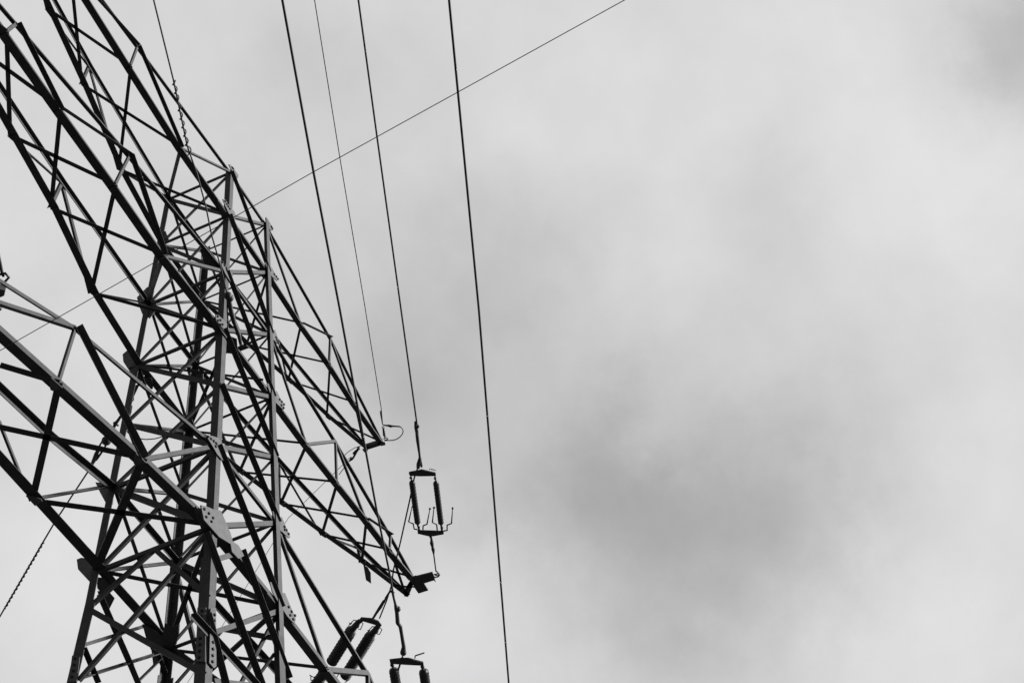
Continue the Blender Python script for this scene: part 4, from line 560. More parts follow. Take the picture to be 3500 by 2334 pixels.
TUBES = [
["W2","conductor",[[3.6594,-2.6209,27.0712],[2.7362,-2.9957,27.0712],[-3.3165,-5.2143,27.0712],[-5.7503,-6.1133,27.0712],[-16.3034,-10.0114,27.0712],[-26.8564,-13.9095,27.0712],[-37.4095,-17.8075,27.0712],[-47.9626,-21.7056,27.0712]],[0.0165,0.0165,0.0165,0.0165,0.0165,0.0165,0.0165,0.0165]],
["W1","conductor",[[2.0108,-2.7276,21.9023],[1.1729,-3.0273,21.9023],[-0.1415,-3.4679,21.9023],[-1.381,-3.9039,21.9023],[-4.0015,-4.8281,21.9023],[-6.2661,-5.6109,21.9023],[-8.7442,-6.4904,21.9023],[-19.3463,-10.2532,21.9023],[-29.9483,-14.016,21.9023],[-40.5504,-17.7787,21.9023],[-51.1525,-21.5415,21.9023]],[0.0176,0.0176,0.0176,0.0176,0.0176,0.0176,0.0176,0.0176,0.0176,0.0176,0.0176]],
["W3","conductor",[[53.6743,15.3776,21.9023],[29.1956,5.8984,21.9023],[4.7169,-3.5808,21.9023],[-3.0698,-6.5962,21.9023],[-7.8052,-8.3622,21.9023],[-18.3461,-12.2932,21.9023],[-28.8869,-16.2242,21.9023],[-39.4278,-20.1552,21.9023],[-49.9686,-24.0862,21.9023]],[0.0169,0.0169,0.0169,0.0169,0.0169,0.0169,0.0169,0.0169,0.0169]],
["G1","conductor",[[5.5859,-0.9522,30.8345],[5.1517,-1.1351,30.8345],[2.4329,-2.1198,30.8345],[-0.8672,-3.2917,30.8345],[-4.2357,-4.5127,30.8345],[-14.8122,-8.3468,30.8345],[-25.3887,-12.1808,30.8345],[-35.9652,-16.0148,30.8345],[-46.5417,-19.8488,30.8345]],[0.0094,0.0094,0.0094,0.0094,0.0094,0.0094,0.0094,0.0094,0.0094]],
["CF","conductor",[[-1.619,-1.3779,27.0712],[-2.0855,-1.5398,27.0712],[-2.4369,-1.6548,27.0712],[-2.8357,-1.7754,27.0712],[-3.3918,-1.9896,27.0712],[-4.0711,-2.2055,27.0712],[-4.5962,-2.3357,27.0712],[-5.7883,-2.7858,27.0712],[-7.1812,-3.261,27.0712],[-17.8285,-6.8938,27.0712],[-28.4758,-10.5265,27.0712],[-39.1231,-14.1593,27.0712],[-49.7705,-17.792,27.0712]],[0.0139,0.0139,0.0139,0.0139,0.0139,0.0139,0.0139,0.0139,0.0139,0.0139,0.0139,0.0139,0.0139]],
["CB","conductor",[[0.654,2.6841,27.0712],[0.9624,3.1575,27.0712],[1.7243,4.3254,27.0712],[2.1209,4.8862,27.0712],[3.509,6.8236,27.0712],[10.0612,15.9686,27.0712],[16.6134,25.1136,27.0712],[23.1656,34.2586,27.0712],[29.7178,43.4036,27.0712]],[0.0165,0.0165,0.0165,0.0165,0.0165,0.0165,0.0165,0.0165,0.0165]],
["GB","conductor",[[6.1117,0.0921,30.8345],[7.1281,2.2173,30.8345],[10.9537,7.0997,30.8345],[17.8922,15.9551,30.8345],[24.8308,24.8106,30.8345],[31.7694,33.666,30.8345],[38.708,42.5214,30.8345]],[0.0064,0.0064,0.0064,0.0064,0.0064,0.0064,0.0064]],
["X","conductor",[[-8.9591,16.4094,12.1937],[-10.342,5.2448,12.1937],[-11.7248,-5.9199,12.1937],[-12.0735,-8.7353,12.1937],[-12.3464,-11.2277,12.1937],[-12.9584,-16.8193,12.1937],[-13.5705,-22.4109,12.1937],[-14.1826,-28.0025,12.1937],[-14.7947,-33.5941,12.1937]],[0.0032,0.0032,0.0032,0.0032,0.0032,0.0032,0.0032,0.0032,0.0032]],
["CF","spiral_grip",[[-5.7777,-2.8138,27.0712],[-5.7614,-2.7983,27.05],[-5.7496,-2.7712,27.0412],[-5.7377,-2.744,27.05],[-5.7214,-2.7285,27.0712],[-5.699,-2.7295,27.0924],[-5.6721,-2.742,27.1012],[-5.6453,-2.7546,27.0924],[-5.6229,-2.7555,27.0712],[-5.6066,-2.74,27.05],[-5.5947,-2.7129,27.0412],[-5.5829,-2.6857,27.05],[-5.5666,-2.6702,27.0712],[-5.5441,-2.6711,27.0924],[-5.5173,-2.6837,27.1012],[-5.4905,-2.6963,27.0924],[-5.468,-2.6972,27.0712],[-5.4518,-2.6817,27.05],[-5.4399,-2.6545,27.0412],[-5.428,-2.6274,27.05],[-5.4118,-2.6119,27.0712],[-5.3893,-2.6128,27.0924],[-5.3625,-2.6254,27.1012],[-5.3357,-2.6379,27.0924],[-5.3132,-2.6389,27.0712],[-5.2969,-2.6233,27.05],[-5.2851,-2.5962,27.0412],[-5.2732,-2.5691,27.05],[-5.2569,-2.5535,27.0712],[-5.2345,-2.5545,27.0924],[-5.2077,-2.567,27.1012],[-5.1808,-2.5796,27.0924],[-5.1584,-2.5805,27.0712],[-5.1421,-2.565,27.05],[-5.1302,-2.5379,27.0412],[-5.1184,-2.5107,27.05],[-5.1021,-2.4952,27.0712],[-5.0797,-2.4962,27.0924],[-5.0528,-2.5087,27.1012],[-5.026,-2.5213,27.0924],[-5.0035,-2.5222,27.0712],[-4.9873,-2.5067,27.05],[-4.9754,-2.4795,27.0412],[-4.9635,-2.4524,27.05],[-4.9473,-2.4369,27.0712],[-4.9248,-2.4378,27.0924],[-4.898,-2.4504,27.1012],[-4.8712,-2.4629,27.0924],[-4.8487,-2.4639,27.0712],[-4.8325,-2.4484,27.05],[-4.8206,-2.4212,27.0412],[-4.8087,-2.3941,27.05],[-4.7924,-2.3786,27.0712],[-4.77,-2.3795,27.0924],[-4.7432,-2.3921,27.1012],[-4.7163,-2.4046,27.0924],[-4.6939,-2.4056,27.0712]],[0.0105,0.0105,0.0105,0.0105,0.0105,0.0105,0.0105,0.0105,0.0105,0.0105,0.0105,0.0105,0.0105,0.0105,0.0105,0.0105,0.0105,0.0105,0.0105,0.0105,0.0105,0.0105,0.0105,0.0105,0.0105,0.0105,0.0105,0.0105,0.0105,0.0105,0.0105,0.0105,0.0105,0.0105,0.0105,0.0105,0.0105,0.0105,0.0105,0.0105,0.0105,0.0105,0.0105,0.0105,0.0105,0.0105,0.0105,0.0105,0.0105,0.0105,0.0105,0.0105,0.0105,0.0105,0.0105,0.0105,0.0105]],
["CF","spiral_grip",[[-4.6933,-2.4133,27.0712],[-4.6732,-2.3955,27.0447],[-4.6577,-2.3629,27.0337],[-4.6422,-2.3302,27.0447],[-4.6221,-2.3125,27.0712],[-4.5955,-2.3156,27.0977],[-4.5642,-2.3336,27.1087],[-4.5329,-2.3516,27.0977],[-4.5063,-2.3548,27.0712],[-4.4862,-2.337,27.0447],[-4.4707,-2.3044,27.0337],[-4.4552,-2.2718,27.0447],[-4.4351,-2.254,27.0712]],[0.012,0.012,0.012,0.012,0.012,0.012,0.012,0.012,0.012,0.012,0.012,0.012,0.012]],
["CB","spiral_grip",[[2.1419,4.8682,27.0712],[2.1463,4.8857,27.0553],[2.1431,4.9085,27.0487],[2.1399,4.9314,27.0553],[2.1442,4.9488,27.0712],[2.1593,4.9586,27.0871],[2.182,4.963,27.0937],[2.2047,4.9673,27.0871],[2.2198,4.9771,27.0712],[2.2241,4.9946,27.0553],[2.2209,5.0174,27.0487],[2.2177,5.0403,27.0553],[2.2221,5.0577,27.0712],[2.2372,5.0675,27.0871],[2.2598,5.0719,27.0937],[2.2825,5.0762,27.0871],[2.2976,5.086,27.0712],[2.302,5.1035,27.0553],[2.2987,5.1263,27.0487],[2.2955,5.1492,27.0553],[2.2999,5.1666,27.0712],[2.315,5.1764,27.0871],[2.3377,5.1808,27.0937],[2.3603,5.1851,27.0871],[2.3754,5.1949,27.0712],[2.3798,5.2124,27.0553],[2.3766,5.2352,27.0487],[2.3734,5.2581,27.0553],[2.3777,5.2755,27.0712],[2.3928,5.2853,27.0871],[2.4155,5.2897,27.0937],[2.4382,5.294,27.0871],[2.4533,5.3038,27.0712],[2.4576,5.3213,27.0553],[2.4544,5.3441,27.0487],[2.4512,5.367,27.0553],[2.4556,5.3844,27.0712],[2.4706,5.3942,27.0871],[2.4933,5.3986,27.0937],[2.516,5.4029,27.0871],[2.5311,5.4127,27.0712],[2.5354,5.4302,27.0553],[2.5322,5.453,27.0487],[2.529,5.4759,27.0553],[2.5334,5.4933,27.0712],[2.5485,5.5031,27.0871],[2.5711,5.5075,27.0937],[2.5938,5.5118,27.0871],[2.6089,5.5216,27.0712],[2.6133,5.5391,27.0553],[2.6101,5.5619,27.0487],[2.6068,5.5848,27.0553],[2.6112,5.6022,27.0712],[2.6263,5.612,27.0871],[2.649,5.6164,27.0937],[2.6716,5.6208,27.0871],[2.6867,5.6305,27.0712],[2.6911,5.648,27.0553],[2.6879,5.6708,27.0487],[2.6847,5.6937,27.0553],[2.689,5.7111,27.0712],[2.7041,5.7209,27.0871],[2.7268,5.7253,27.0937],[2.7495,5.7297,27.0871],[2.7646,5.7394,27.0712],[2.7689,5.7569,27.0553],[2.7657,5.7797,27.0487],[2.7625,5.8026,27.0553],[2.7669,5.8201,27.0712],[2.782,5.8298,27.0871],[2.8046,5.8342,27.0937],[2.8273,5.8386,27.0871],[2.8424,5.8483,27.0712],[2.8468,5.8658,27.0553],[2.8435,5.8886,27.0487],[2.8403,5.9115,27.0553],[2.8447,5.929,27.0712],[2.8598,5.9387,27.0871],[2.8825,5.9431,27.0937],[2.9051,5.9475,27.0871],[2.9202,5.9572,27.0712],[2.9246,5.9747,27.0553],[2.9214,5.9975,27.0487],[2.9182,6.0204,27.0553],[2.9225,6.0379,27.0712],[2.9376,6.0476,27.0871],[2.9603,6.052,27.0937],[2.983,6.0564,27.0871],[2.998,6.0661,27.0712],[3.0024,6.0836,27.0553],[2.9992,6.1065,27.0487],[2.996,6.1293,27.0553],[3.0003,6.1468,27.0712],[3.0154,6.1565,27.0871],[3.0381,6.1609,27.0937],[3.0608,6.1653,27.0871],[3.0759,6.175,27.0712],[3.0802,6.1925,27.0553],[3.077,6.2154,27.0487],[3.0738,6.2382,27.0553],[3.0782,6.2557,27.0712],[3.0933,6.2654,27.0871],[3.1159,6.2698,27.0937],[3.1386,6.2742,27.0871],[3.1537,6.284,27.0712],[3.1581,6.3014,27.0553],[3.1548,6.3243,27.0487],[3.1516,6.3471,27.0553],[3.156,6.3646,27.0712],[3.1711,6.3743,27.0871],[3.1938,6.3787,27.0937],[3.2164,6.3831,27.0871],[3.2315,6.3929,27.0712],[3.2359,6.4103,27.0553],[3.2327,6.4332,27.0487],[3.2295,6.456,27.0553],[3.2338,6.4735,27.0712],[3.2489,6.4833,27.0871],[3.2716,6.4876,27.0937],[3.2943,6.492,27.0871],[3.3094,6.5018,27.0712],[3.3137,6.5192,27.0553],[3.3105,6.5421,27.0487],[3.3073,6.5649,27.0553],[3.3117,6.5824,27.0712],[3.3267,6.5922,27.0871],[3.3494,6.5965,27.0937],[3.3721,6.6009,27.0871],[3.3872,6.6107,27.0712]],[0.009,0.009,0.009,0.009,0.009,0.009,0.009,0.009,0.009,0.009,0.009,0.009,0.009,0.009,0.009,0.009,0.009,0.009,0.009,0.009,0.009,0.009,0.009,0.009,0.009,0.009,0.009,0.009,0.009,0.009,0.009,0.009,0.009,0.009,0.009,0.009,0.009,0.009,0.009,0.009,0.009,0.009,0.009,0.009,0.009,0.009,0.009,0.009,0.009,0.009,0.009,0.009,0.009,0.009,0.009,0.009,0.009,0.009,0.009,0.009,0.009,0.009,0.009,0.009,0.009,0.009,0.009,0.009,0.009,0.009,0.009,0.009,0.009,0.009,0.009,0.009,0.009,0.009,0.009,0.009,0.009,0.009,0.009,0.009,0.009,0.009,0.009,0.009,0.009,0.009,0.009,0.009,0.009,0.009,0.009,0.009,0.009,0.009,0.009,0.009,0.009,0.009,0.009,0.009,0.009,0.009,0.009,0.009,0.009,0.009,0.009,0.009,0.009,0.009,0.009,0.009,0.009,0.009,0.009,0.009,0.009,0.009,0.009,0.009,0.009,0.009,0.009,0.009,0.009]],
["S1","insulator",[[4.0853,-2.2318,27.0712],[5.2339,-1.8035,27.0712]],[0.0622,26]],
["S1","insulator",[[4.3234,-2.6374,27.0712],[5.471,-2.2089,27.0712]],[0.06,26]],
["S1","socket_clevis",[[4.0139,-2.2462,27.0712]],[0.03]],
["S1","socket_clevis",[[4.2525,-2.6592,27.0712]],[0.03]],
["S1","socket_clevis",[[5.6694,-1.8819,27.0712]],[0.0338]],
["S1","socket_clevis",[[5.3115,-1.7869,27.0712]],[0.0285]],
["S1","socket_clevis",[[5.5493,-2.1865,27.0712]],[0.0315]],
["S1","link",[[3.9299,-2.2874,27.0712],[4.0859,-2.2267,27.0712]],[0.0135,0.0135]],
["S1","link",[[4.1528,-2.6973,27.0712],[4.3251,-2.6341,27.0712]],[0.0135,0.0135]],
["S1","link",[[5.2323,-1.8006,27.0712],[5.4027,-1.755,27.0712]],[0.0225,0.0225]],
["S1","link",[[5.471,-2.2089,27.0712],[5.6367,-2.1473,27.0712]],[0.0225,0.0225]],
["S1","arcing_horn",[[5.358,-1.7331,27.0712],[5.3182,-1.6839,27.0712],[5.1721,-1.7304,27.0712],[5.0794,-1.6764,27.0712],[4.7318,-1.9213,27.0712]],[0.015,0.015,0.015,0.015,0.0083]],
["S1","horn_tip",[[4.7318,-1.9213,27.0712]],[0.015]],
["S1","arcing_horn",[[5.4121,-1.8315,27.0712],[5.3179,-1.8809,27.0712],[5.3166,-1.9673,27.0712],[4.9585,-2.2058,27.0712]],[0.015,0.015,0.015,0.0083]],
["S1","horn_tip",[[4.9585,-2.2058,27.0712]],[0.024]],
["S1","arcing_horn",[[5.5646,-2.0758,27.0712],[5.4201,-2.1326,27.0712],[5.3214,-2.0843,27.0712],[4.9689,-2.2896,27.0712]],[0.015,0.015,0.015,0.0083]],
["S1","horn_tip",[[4.9689,-2.2896,27.0712]],[0.024]],
["S1","arcing_horn",[[5.6501,-2.1783,27.0712],[5.6723,-2.245,27.0712],[5.5356,-2.3099,27.0712],[5.5348,-2.4071,27.0712],[5.1612,-2.6083,27.0712]],[0.015,0.015,0.015,0.015,0.0083]],
["S1","horn_tip",[[5.1612,-2.6083,27.0712]],[0.024]],
["S1","arcing_horn",[[3.9651,-2.6666,27.0712],[4.0614,-2.7654,27.0712]],[0.009,0.009]],
["S1","turnbuckle",[[5.629,-1.9014,27.0712],[5.808,-1.8339,27.0712]],[0.0225,0.0225]],
["S1","turnbuckle",[[5.6419,-1.8972,27.0712],[5.7496,-1.86,27.0712],[5.8538,-1.8157,27.0712],[5.9636,-1.7804,27.0712],[6.0199,-1.7651,27.0712],[6.1634,-1.7108,27.0712],[6.6362,-1.5342,27.0712]],[0.0225,0.0225,0.0413,0.0263,0.0375,0.015,0.0135]],
["S1","shackle",[[6.6187,-1.5426,27.0712],[6.7293,-1.558,27.0712],[6.7719,-1.5227,27.0712],[6.7323,-1.4673,27.0712]],[0.0135,0.0135,0.0135,0.0135]],
["S1","clamp",[[2.7277,-2.9701,27.0712],[2.8715,-2.9192,27.0712],[2.995,-2.8645,27.0712],[3.063,-2.848,27.0712],[3.1898,-2.7973,27.0712],[3.5133,-2.6761,27.0712],[3.6749,-2.6115,27.0712]],[0.0188,0.0375,0.0225,0.0338,0.0338,0.0225,0.0263]],
["S1","clamp",[[2.8615,-2.9573,27.0712]],[0.0375]],
["S1","clamp",[[3.6437,-2.6267,27.0712],[3.7541,-2.5392,27.0712],[3.8446,-2.4866,27.0712]],[0.0375,0.0413,0.0338]],
["S1","clamp",[[3.6809,-2.6227,27.0712],[3.8459,-2.5622,27.0712]],[0.0225,0.0225]],
["S1","shackle",[[6.7008,-1.4518,27.0712],[6.7156,-1.5403,27.0712],[6.7606,-1.5595,27.0712],[6.801,-1.5122,27.0712],[6.7901,-1.4409,27.0712],[6.7459,-1.4301,27.0712]],[0.0135,0.0135,0.0135,0.0135,0.0135,0.0135]],
["J2","conductor",[[3.7772,-2.54,27.0712],[3.902,-2.4248,27.0712],[4.0682,-2.2889,27.0712],[4.3068,-2.1233,27.0712],[4.5115,-1.9861,27.0712],[5.5054,-1.2851,27.0712],[5.8148,-1.0584,27.0712],[6.1615,-0.7998,27.0712],[6.57,-0.5494,27.0712],[6.9188,-0.2671,27.0712],[7.3429,0.1161,27.0712]],[0.0158,0.0158,0.0158,0.0158,0.0158,0.0158,0.0158,0.0158,0.0158,0.0158,0.0158]],
["S2","socket_clevis",[[3.284,-2.032,21.9023]],[0.0375]],
["S2","socket_clevis",[[3.5791,-2.4634,21.9023]],[0.0375]],
["S2","insulator",[[3.379,-2.0103,21.9023],[4.524,-1.5828,21.9023]],[0.0885,26]],
["S2","insulator",[[3.6615,-2.4427,21.9023],[4.8072,-2.0143,21.9023]],[0.0885,26]],
["S2","turnbuckle",[[4.9068,-1.6914,21.9023],[7.2421,-0.9025,21.9023]],[0.0225,0.0225]],
["S2","clamp",[[1.6141,-2.8583,21.9023],[1.9325,-2.7616,21.9023],[2.0397,-2.7291,21.9023],[2.1428,-2.6882,21.9023],[2.3728,-2.5887,21.9023],[2.469,-2.5891,21.9023],[2.6292,-2.5308,21.9023],[2.9532,-2.4128,21.9023],[3.0771,-2.3411,21.9023]],[0.018,0.0225,0.0375,0.0338,0.0375,0.0338,0.03,0.0338,0.0525]],
["S2","clamp",[[2.0629,-2.7424,21.9023]],[0.0525]],
["S2","clamp",[[3.0919,-2.338,21.9023]],[0.0562]],
["S2","arcing_horn",[[3.3105,-2.4493,21.9023],[3.2614,-2.4797,21.9023],[3.2684,-2.6502,21.9023]],[0.012,0.012,0.012]],
["S2","link",[[3.2189,-2.0644,21.9023],[3.384,-2.0014,21.9023]],[0.0188,0.0188]],
["S2","link",[[3.5002,-2.5017,21.9023],[3.6648,-2.4368,21.9023]],[0.0188,0.0188]],
["J3","conductor",[[3.1758,-2.2817,21.9023],[3.3362,-2.1534,21.9023],[3.4276,-2.0782,21.9023],[3.7273,-1.8908,21.9023],[4.0544,-1.6196,21.9023],[4.3654,-1.2451,21.9023],[4.4936,-0.8493,21.9023]],[0.0173,0.0173,0.0173,0.0173,0.0173,0.0173,0.0173]],
["S3","insulator",[[7.3522,0.7497,27.0712],[8.1124,1.6656,27.0712]],[0.126,22]],
["S3","insulator",[[7.6965,0.4721,27.0712],[8.6794,1.6396,27.0712]],[0.126,26]],
["S3","insulator",[[8.2986,1.8973,27.0712],[8.8642,2.6748,27.0712]],[0.126,18]],
["S3","link",[[7.1904,0.4978,27.0712],[7.2426,0.5705,27.0712],[7.367,0.765,27.0712]],[0.0338,0.06,0.075]],
["S3","link",[[7.4963,0.202,27.0712],[7.5706,0.2778,27.0712],[7.7115,0.4874,27.0712]],[0.0338,0.06,0.075]],
["S3","socket_clevis",[[7.2983,0.6374,27.0712]],[0.0713]],
["S3","socket_clevis",[[7.6477,0.3705,27.0712]],[0.0713]],
["S3","socket_clevis",[[7.2255,0.5388,27.0712]],[0.03]],
["S3","socket_clevis",[[7.5409,0.2474,27.0712]],[0.03]],
["S3","link",[[6.6985,-0.4639,27.0712],[6.8182,-0.3136,27.0712],[6.963,-0.1654,27.0712]],[0.0225,0.0225,0.0225]],
["S3","turnbuckle",[[6.9162,-0.2041,27.0712],[7.0404,-0.0583,27.0712],[7.1474,0.0792,27.0712],[7.2729,0.2266,27.0712]],[0.0338,0.0375,0.03,0.0263]],
["S3","link",[[6.7909,-0.5081,27.0712],[6.7272,-0.4345,27.0712],[6.8405,-0.2723,27.0712]],[0.015,0.015,0.015]],
["S3","arcing_horn",[[7.1884,0.5427,27.0712],[7.1304,0.6046,27.0712],[7.1987,0.7317,27.0712],[7.2215,0.7742,27.0712]],[0.0105,0.0105,0.0105,0.0105]],
["S3","arcing_horn",[[7.1559,0.7249,27.0712],[7.2201,0.7351,27.0712],[7.1973,0.6927,27.0712]],[0.0105,0.0105,0.0105]],
["S3","arcing_horn",[[7.2332,0.5044,27.0712],[7.3141,0.4846,27.0712],[7.46,0.6206,27.0712],[7.4183,0.653,27.0712]],[0.0105,0.0105,0.0105,0.0105]],
["S3","arcing_horn",[[7.5457,0.2805,27.0712],[7.4987,0.3641,27.0712],[7.5713,0.4854,27.0712],[7.6161,0.5313,27.0712]],[0.0105,0.0105,0.0105,0.0105]],
["S3","arcing_horn",[[7.5521,0.4987,27.0712],[7.5987,0.4994,27.0712],[7.5756,0.4568,27.0712]],[0.0105,0.0105,0.0105]],
["S3","arcing_horn",[[7.5908,0.242,27.0712],[7.6817,0.2264,27.0712],[7.7925,0.3437,27.0712],[7.7471,0.3823,27.0712]],[0.0105,0.0105,0.0105,0.0105]],
["S3","arcing_horn",[[8.2016,2.0034,27.0712],[8.3165,2.1039,27.0712],[8.3258,2.1958,27.0712],[8.2184,2.2332,27.0712]],[0.0105,0.0105,0.0105,0.0105]],
["S3","arcing_horn",[[8.2699,2.2291,27.0712],[8.3835,2.2899,27.0712],[8.4371,2.2393,27.0712]],[0.0105,0.0105,0.0105]],
["S3","arcing_horn",[[8.4597,1.6355,27.0712],[8.5651,1.7536,27.0712]],[0.0105,0.0105]],
["S3","arcing_horn",[[8.6533,1.4683,27.0712],[8.761,1.5398,27.0712],[8.8109,1.692,27.0712]],[0.0105,0.0105,0.0105]],
["S8","link",[[-6.1591,-0.1885,23.84],[-5.8031,-0.0251,23.84],[-5.6741,0.0334,23.84],[-5.5794,0.0672,23.84]],[0.03,0.03,0.0263,0.0225]],
["S8","shackle",[[-5.6673,0.1735,23.84],[-5.6322,0.0911,23.84],[-5.614,0.0105,23.84],[-5.5231,0.0057,23.84],[-5.4764,0.117,23.84],[-5.468,0.1627,23.84]],[0.021,0.021,0.021,0.021,0.021,0.021]],
["S4","clamp",[[-1.548,-1.3613,27.0712]],[0.075]],
["S4","clamp",[[-1.4889,-1.3653,27.0712]],[0.075]],
["S4","link",[[-1.5273,-1.3646,27.0712],[-1.3714,-1.2981,27.0712],[-1.2737,-1.2651,27.0712],[-1.113,-1.2038,27.0712],[-0.9631,-1.1565,27.0712],[-0.8424,-1.126,27.0712],[-0.6845,-1.09,27.0712],[-0.4524,-1.0045,27.0712]],[0.0375,0.045,0.0338,0.045,0.0375,0.0413,0.0375,0.03]],
["S4","link",[[-1.4516,-1.2911,27.0712],[-1.3069,-1.2385,27.0712],[-1.1284,-1.1745,27.0712],[-0.9605,-1.1245,27.0712]],[0.015,0.015,0.015,0.015]],
["J4","conductor",[[-1.4663,-1.2995,27.0712],[-1.3044,-1.2068,27.0712],[-0.9995,-1.0505,27.0712],[-0.8266,-0.9332,27.0712],[-0.6787,-0.8023,27.0712],[-0.5007,-0.6878,27.0712],[-0.2868,-0.5232,27.0712],[-0.076,-0.3473,27.0712]],[0.0128,0.0128,0.0128,0.0128,0.0128,0.0128,0.0128,0.0128]],
["S5","link",[[-0.4977,1.0803,27.0712],[-0.4844,1.1517,27.0712],[-0.4428,1.2089,27.0712],[-0.3125,1.3526,27.0712],[-0.2564,1.4032,27.0712],[-0.1814,1.4973,27.0712],[-0.0811,1.6233,27.0712]],[0.015,0.03,0.0375,0.0263,0.045,0.0225,0.0225]],
["S5","link",[[-0.0811,1.6233,27.0712],[0.0098,1.8079,27.0712],[0.0793,1.9156,27.0712],[0.1157,1.9866,27.0712],[0.2161,2.0978,27.0712],[0.3764,2.3198,27.0712]],[0.0225,0.0263,0.03,0.0375,0.0225,0.03]],
["S5","link",[[0.0755,2.0018,27.0712],[0.1896,1.9682,27.0712]],[0.0188,0.0188]],
["S5","clamp",[[0.407,2.3634,27.0712]],[0.0938]],
["S5","clamp",[[0.3511,2.3949,27.0712],[0.443,2.5261,27.0712],[0.5014,2.5793,27.0712],[0.6054,2.7106,27.0712],[0.8747,3.0296,27.0712]],[0.015,0.0188,0.03,0.0413,0.018]],
["S5","link",[[0.4306,2.388,27.0712],[0.5311,2.4839,27.0712]],[0.0105,0.0105]],
["S5","link",[[0.4503,2.3516,27.0712],[0.619,2.6046,27.0712],[0.7366,2.7937,27.0712]],[0.0105,0.0225,0.0225]],
["J5","conductor",[[0.3044,1.8942,27.0712],[0.4272,1.9056,27.0712],[0.5393,1.8778,27.0712],[0.6406,1.8104,27.0712],[0.7276,1.7016,27.0712],[0.7902,1.5453,27.0712],[0.8103,1.3956,27.0712]],[0.0105,0.0105,0.0105,0.0105,0.0105,0.0105,0.0105]],
["S6","clamp",[[5.2196,-1.0851,30.8345],[5.3106,-1.0483,30.8345],[5.5911,-0.948,30.8345]],[0.015,0.018,0.0105]],
["S6","shackle",[[5.6461,-0.9112,30.8345],[5.6736,-0.8928,30.8345],[5.7048,-0.9044,30.8345],[5.6869,-0.9407,30.8345],[5.6547,-0.9388,30.8345],[5.6472,-0.9134,30.8345]],[0.0097,0.0097,0.0097,0.0097,0.0097,0.0097]],
["S6","link",[[5.7068,-0.908,30.8345],[5.7697,-0.8855,30.8345],[5.8941,-0.8367,30.8345],[5.9316,-0.8362,30.8345]],[0.0225,0.0263,0.03,0.0188]],
["S6","shackle",[[5.9707,-0.78,30.8345],[5.9653,-0.8285,30.8345],[5.9966,-0.8631,30.8345],[6.0272,-0.8614,30.8345],[6.0288,-0.8058,30.8345],[6.0044,-0.7722,30.8345]],[0.0112,0.0112,0.0112,0.0112,0.0112,0.0112]],
["S6","link",[[5.9286,-0.8423,30.8345],[5.9773,-0.8041,30.8345]],[0.0135,0.0135]],
["J6","conductor",[[5.6028,-0.9466,30.8345],[5.656,-1.0108,30.8345],[5.6753,-1.0466,30.8345],[5.7181,-1.0798,30.8345],[5.7383,-1.1242,30.8345],[5.8118,-1.2422,30.8345],[5.8646,-1.2706,30.8345],[5.9276,-1.2713,30.8345],[5.9909,-1.2492,30.8345],[6.0506,-1.1969,30.8345],[6.097,-1.1192,30.8345],[6.1217,-1.0247,30.8345],[6.1127,-0.9377,30.8345],[6.0709,-0.8487,30.8345],[6.032,-0.7767,30.8345]],[0.012,0.018,0.024,0.0315,0.018,0.0158,0.0116,0.0116,0.0116,0.0116,0.0116,0.0116,0.0116,0.0116,0.0116]],
["S7","shackle",[[6.0091,-0.1822,30.8345],[5.9995,-0.141,30.8345],[5.9579,-0.1348,30.8345],[5.9309,-0.1671,30.8345],[5.9553,-0.2005,30.8345]],[0.0112,0.0112,0.0112,0.0112,0.0112]],
["S7","link",[[5.9818,-0.1317,30.8345],[6.0282,-0.0525,30.8345],[6.0566,0.0083,30.8345]],[0.015,0.03,0.0263]],
["S7","link",[[5.9447,-0.1973,30.8345],[6.0008,-0.1363,30.8345],[6.0354,-0.0765,30.8345],[6.163,0.0603,30.8345],[6.1776,0.1164,30.8345],[6.2205,0.2035,30.8345],[6.4711,0.578,30.8345]],[0.015,0.0225,0.03,0.0225,0.0375,0.0112,0.009]],
["J7","conductor",[[5.9235,-0.2403,30.8345],[5.9144,-0.1001,30.8345],[5.9507,0.08,30.8345],[6.0252,0.2318,30.8345],[6.0705,0.2975,30.8345],[6.1165,0.2955,30.8345]],[0.0079,0.0079,0.0079,0.0079,0.0079,0.0079]]]
things = {}
single = {k_ for k_ in THINGS if k_[0] in 'WGXJ' or k_ in ('CF', 'CB')}
for th, name, pts, rad in TUBES:
    nm, lab, cat = THINGS[th]
    bm = bmesh.new()
    if name == 'insulator': add_insulator(bm, pts[0], pts[1], rad[0], int(rad[1])); mat = RUBBER
    elif len(pts) == 1: add_sphere(bm, pts[0], rad[0]); mat = FIT
    else: add_tube(bm, pts, rad, 6 if name == 'spiral_grip' else 8); mat = WIRE if th in single else FIT
    if th in single:
        if th not in things:
            o = finish(bm, nm, mat, None, smooth=True); o['label'] = lab; o['category'] = cat
            if nm in ('conductor', 'earth_wire', 'jumper_cable'): o['group'] = {'conductor': 'conductors strung to the tower', 'earth_wire': 'earth wires on the tower top', 'jumper_cable': 'jumper cables round the tower'}[nm]
            things[th] = o
        else: finish(bm, name, mat, things[th], smooth=True)
    else:
        if th not in things:
            things[th] = thing(nm, lab, cat, group={'insulator_string': 'insulator strings on the crossarms', 'tension_string': 'tension strings on the tower body', 'wire_clamp': 'earth wire clamps on the upper tip'}.get(nm))
        finish(bm, name, mat, things[th], smooth=(name not in ('insulator',)))
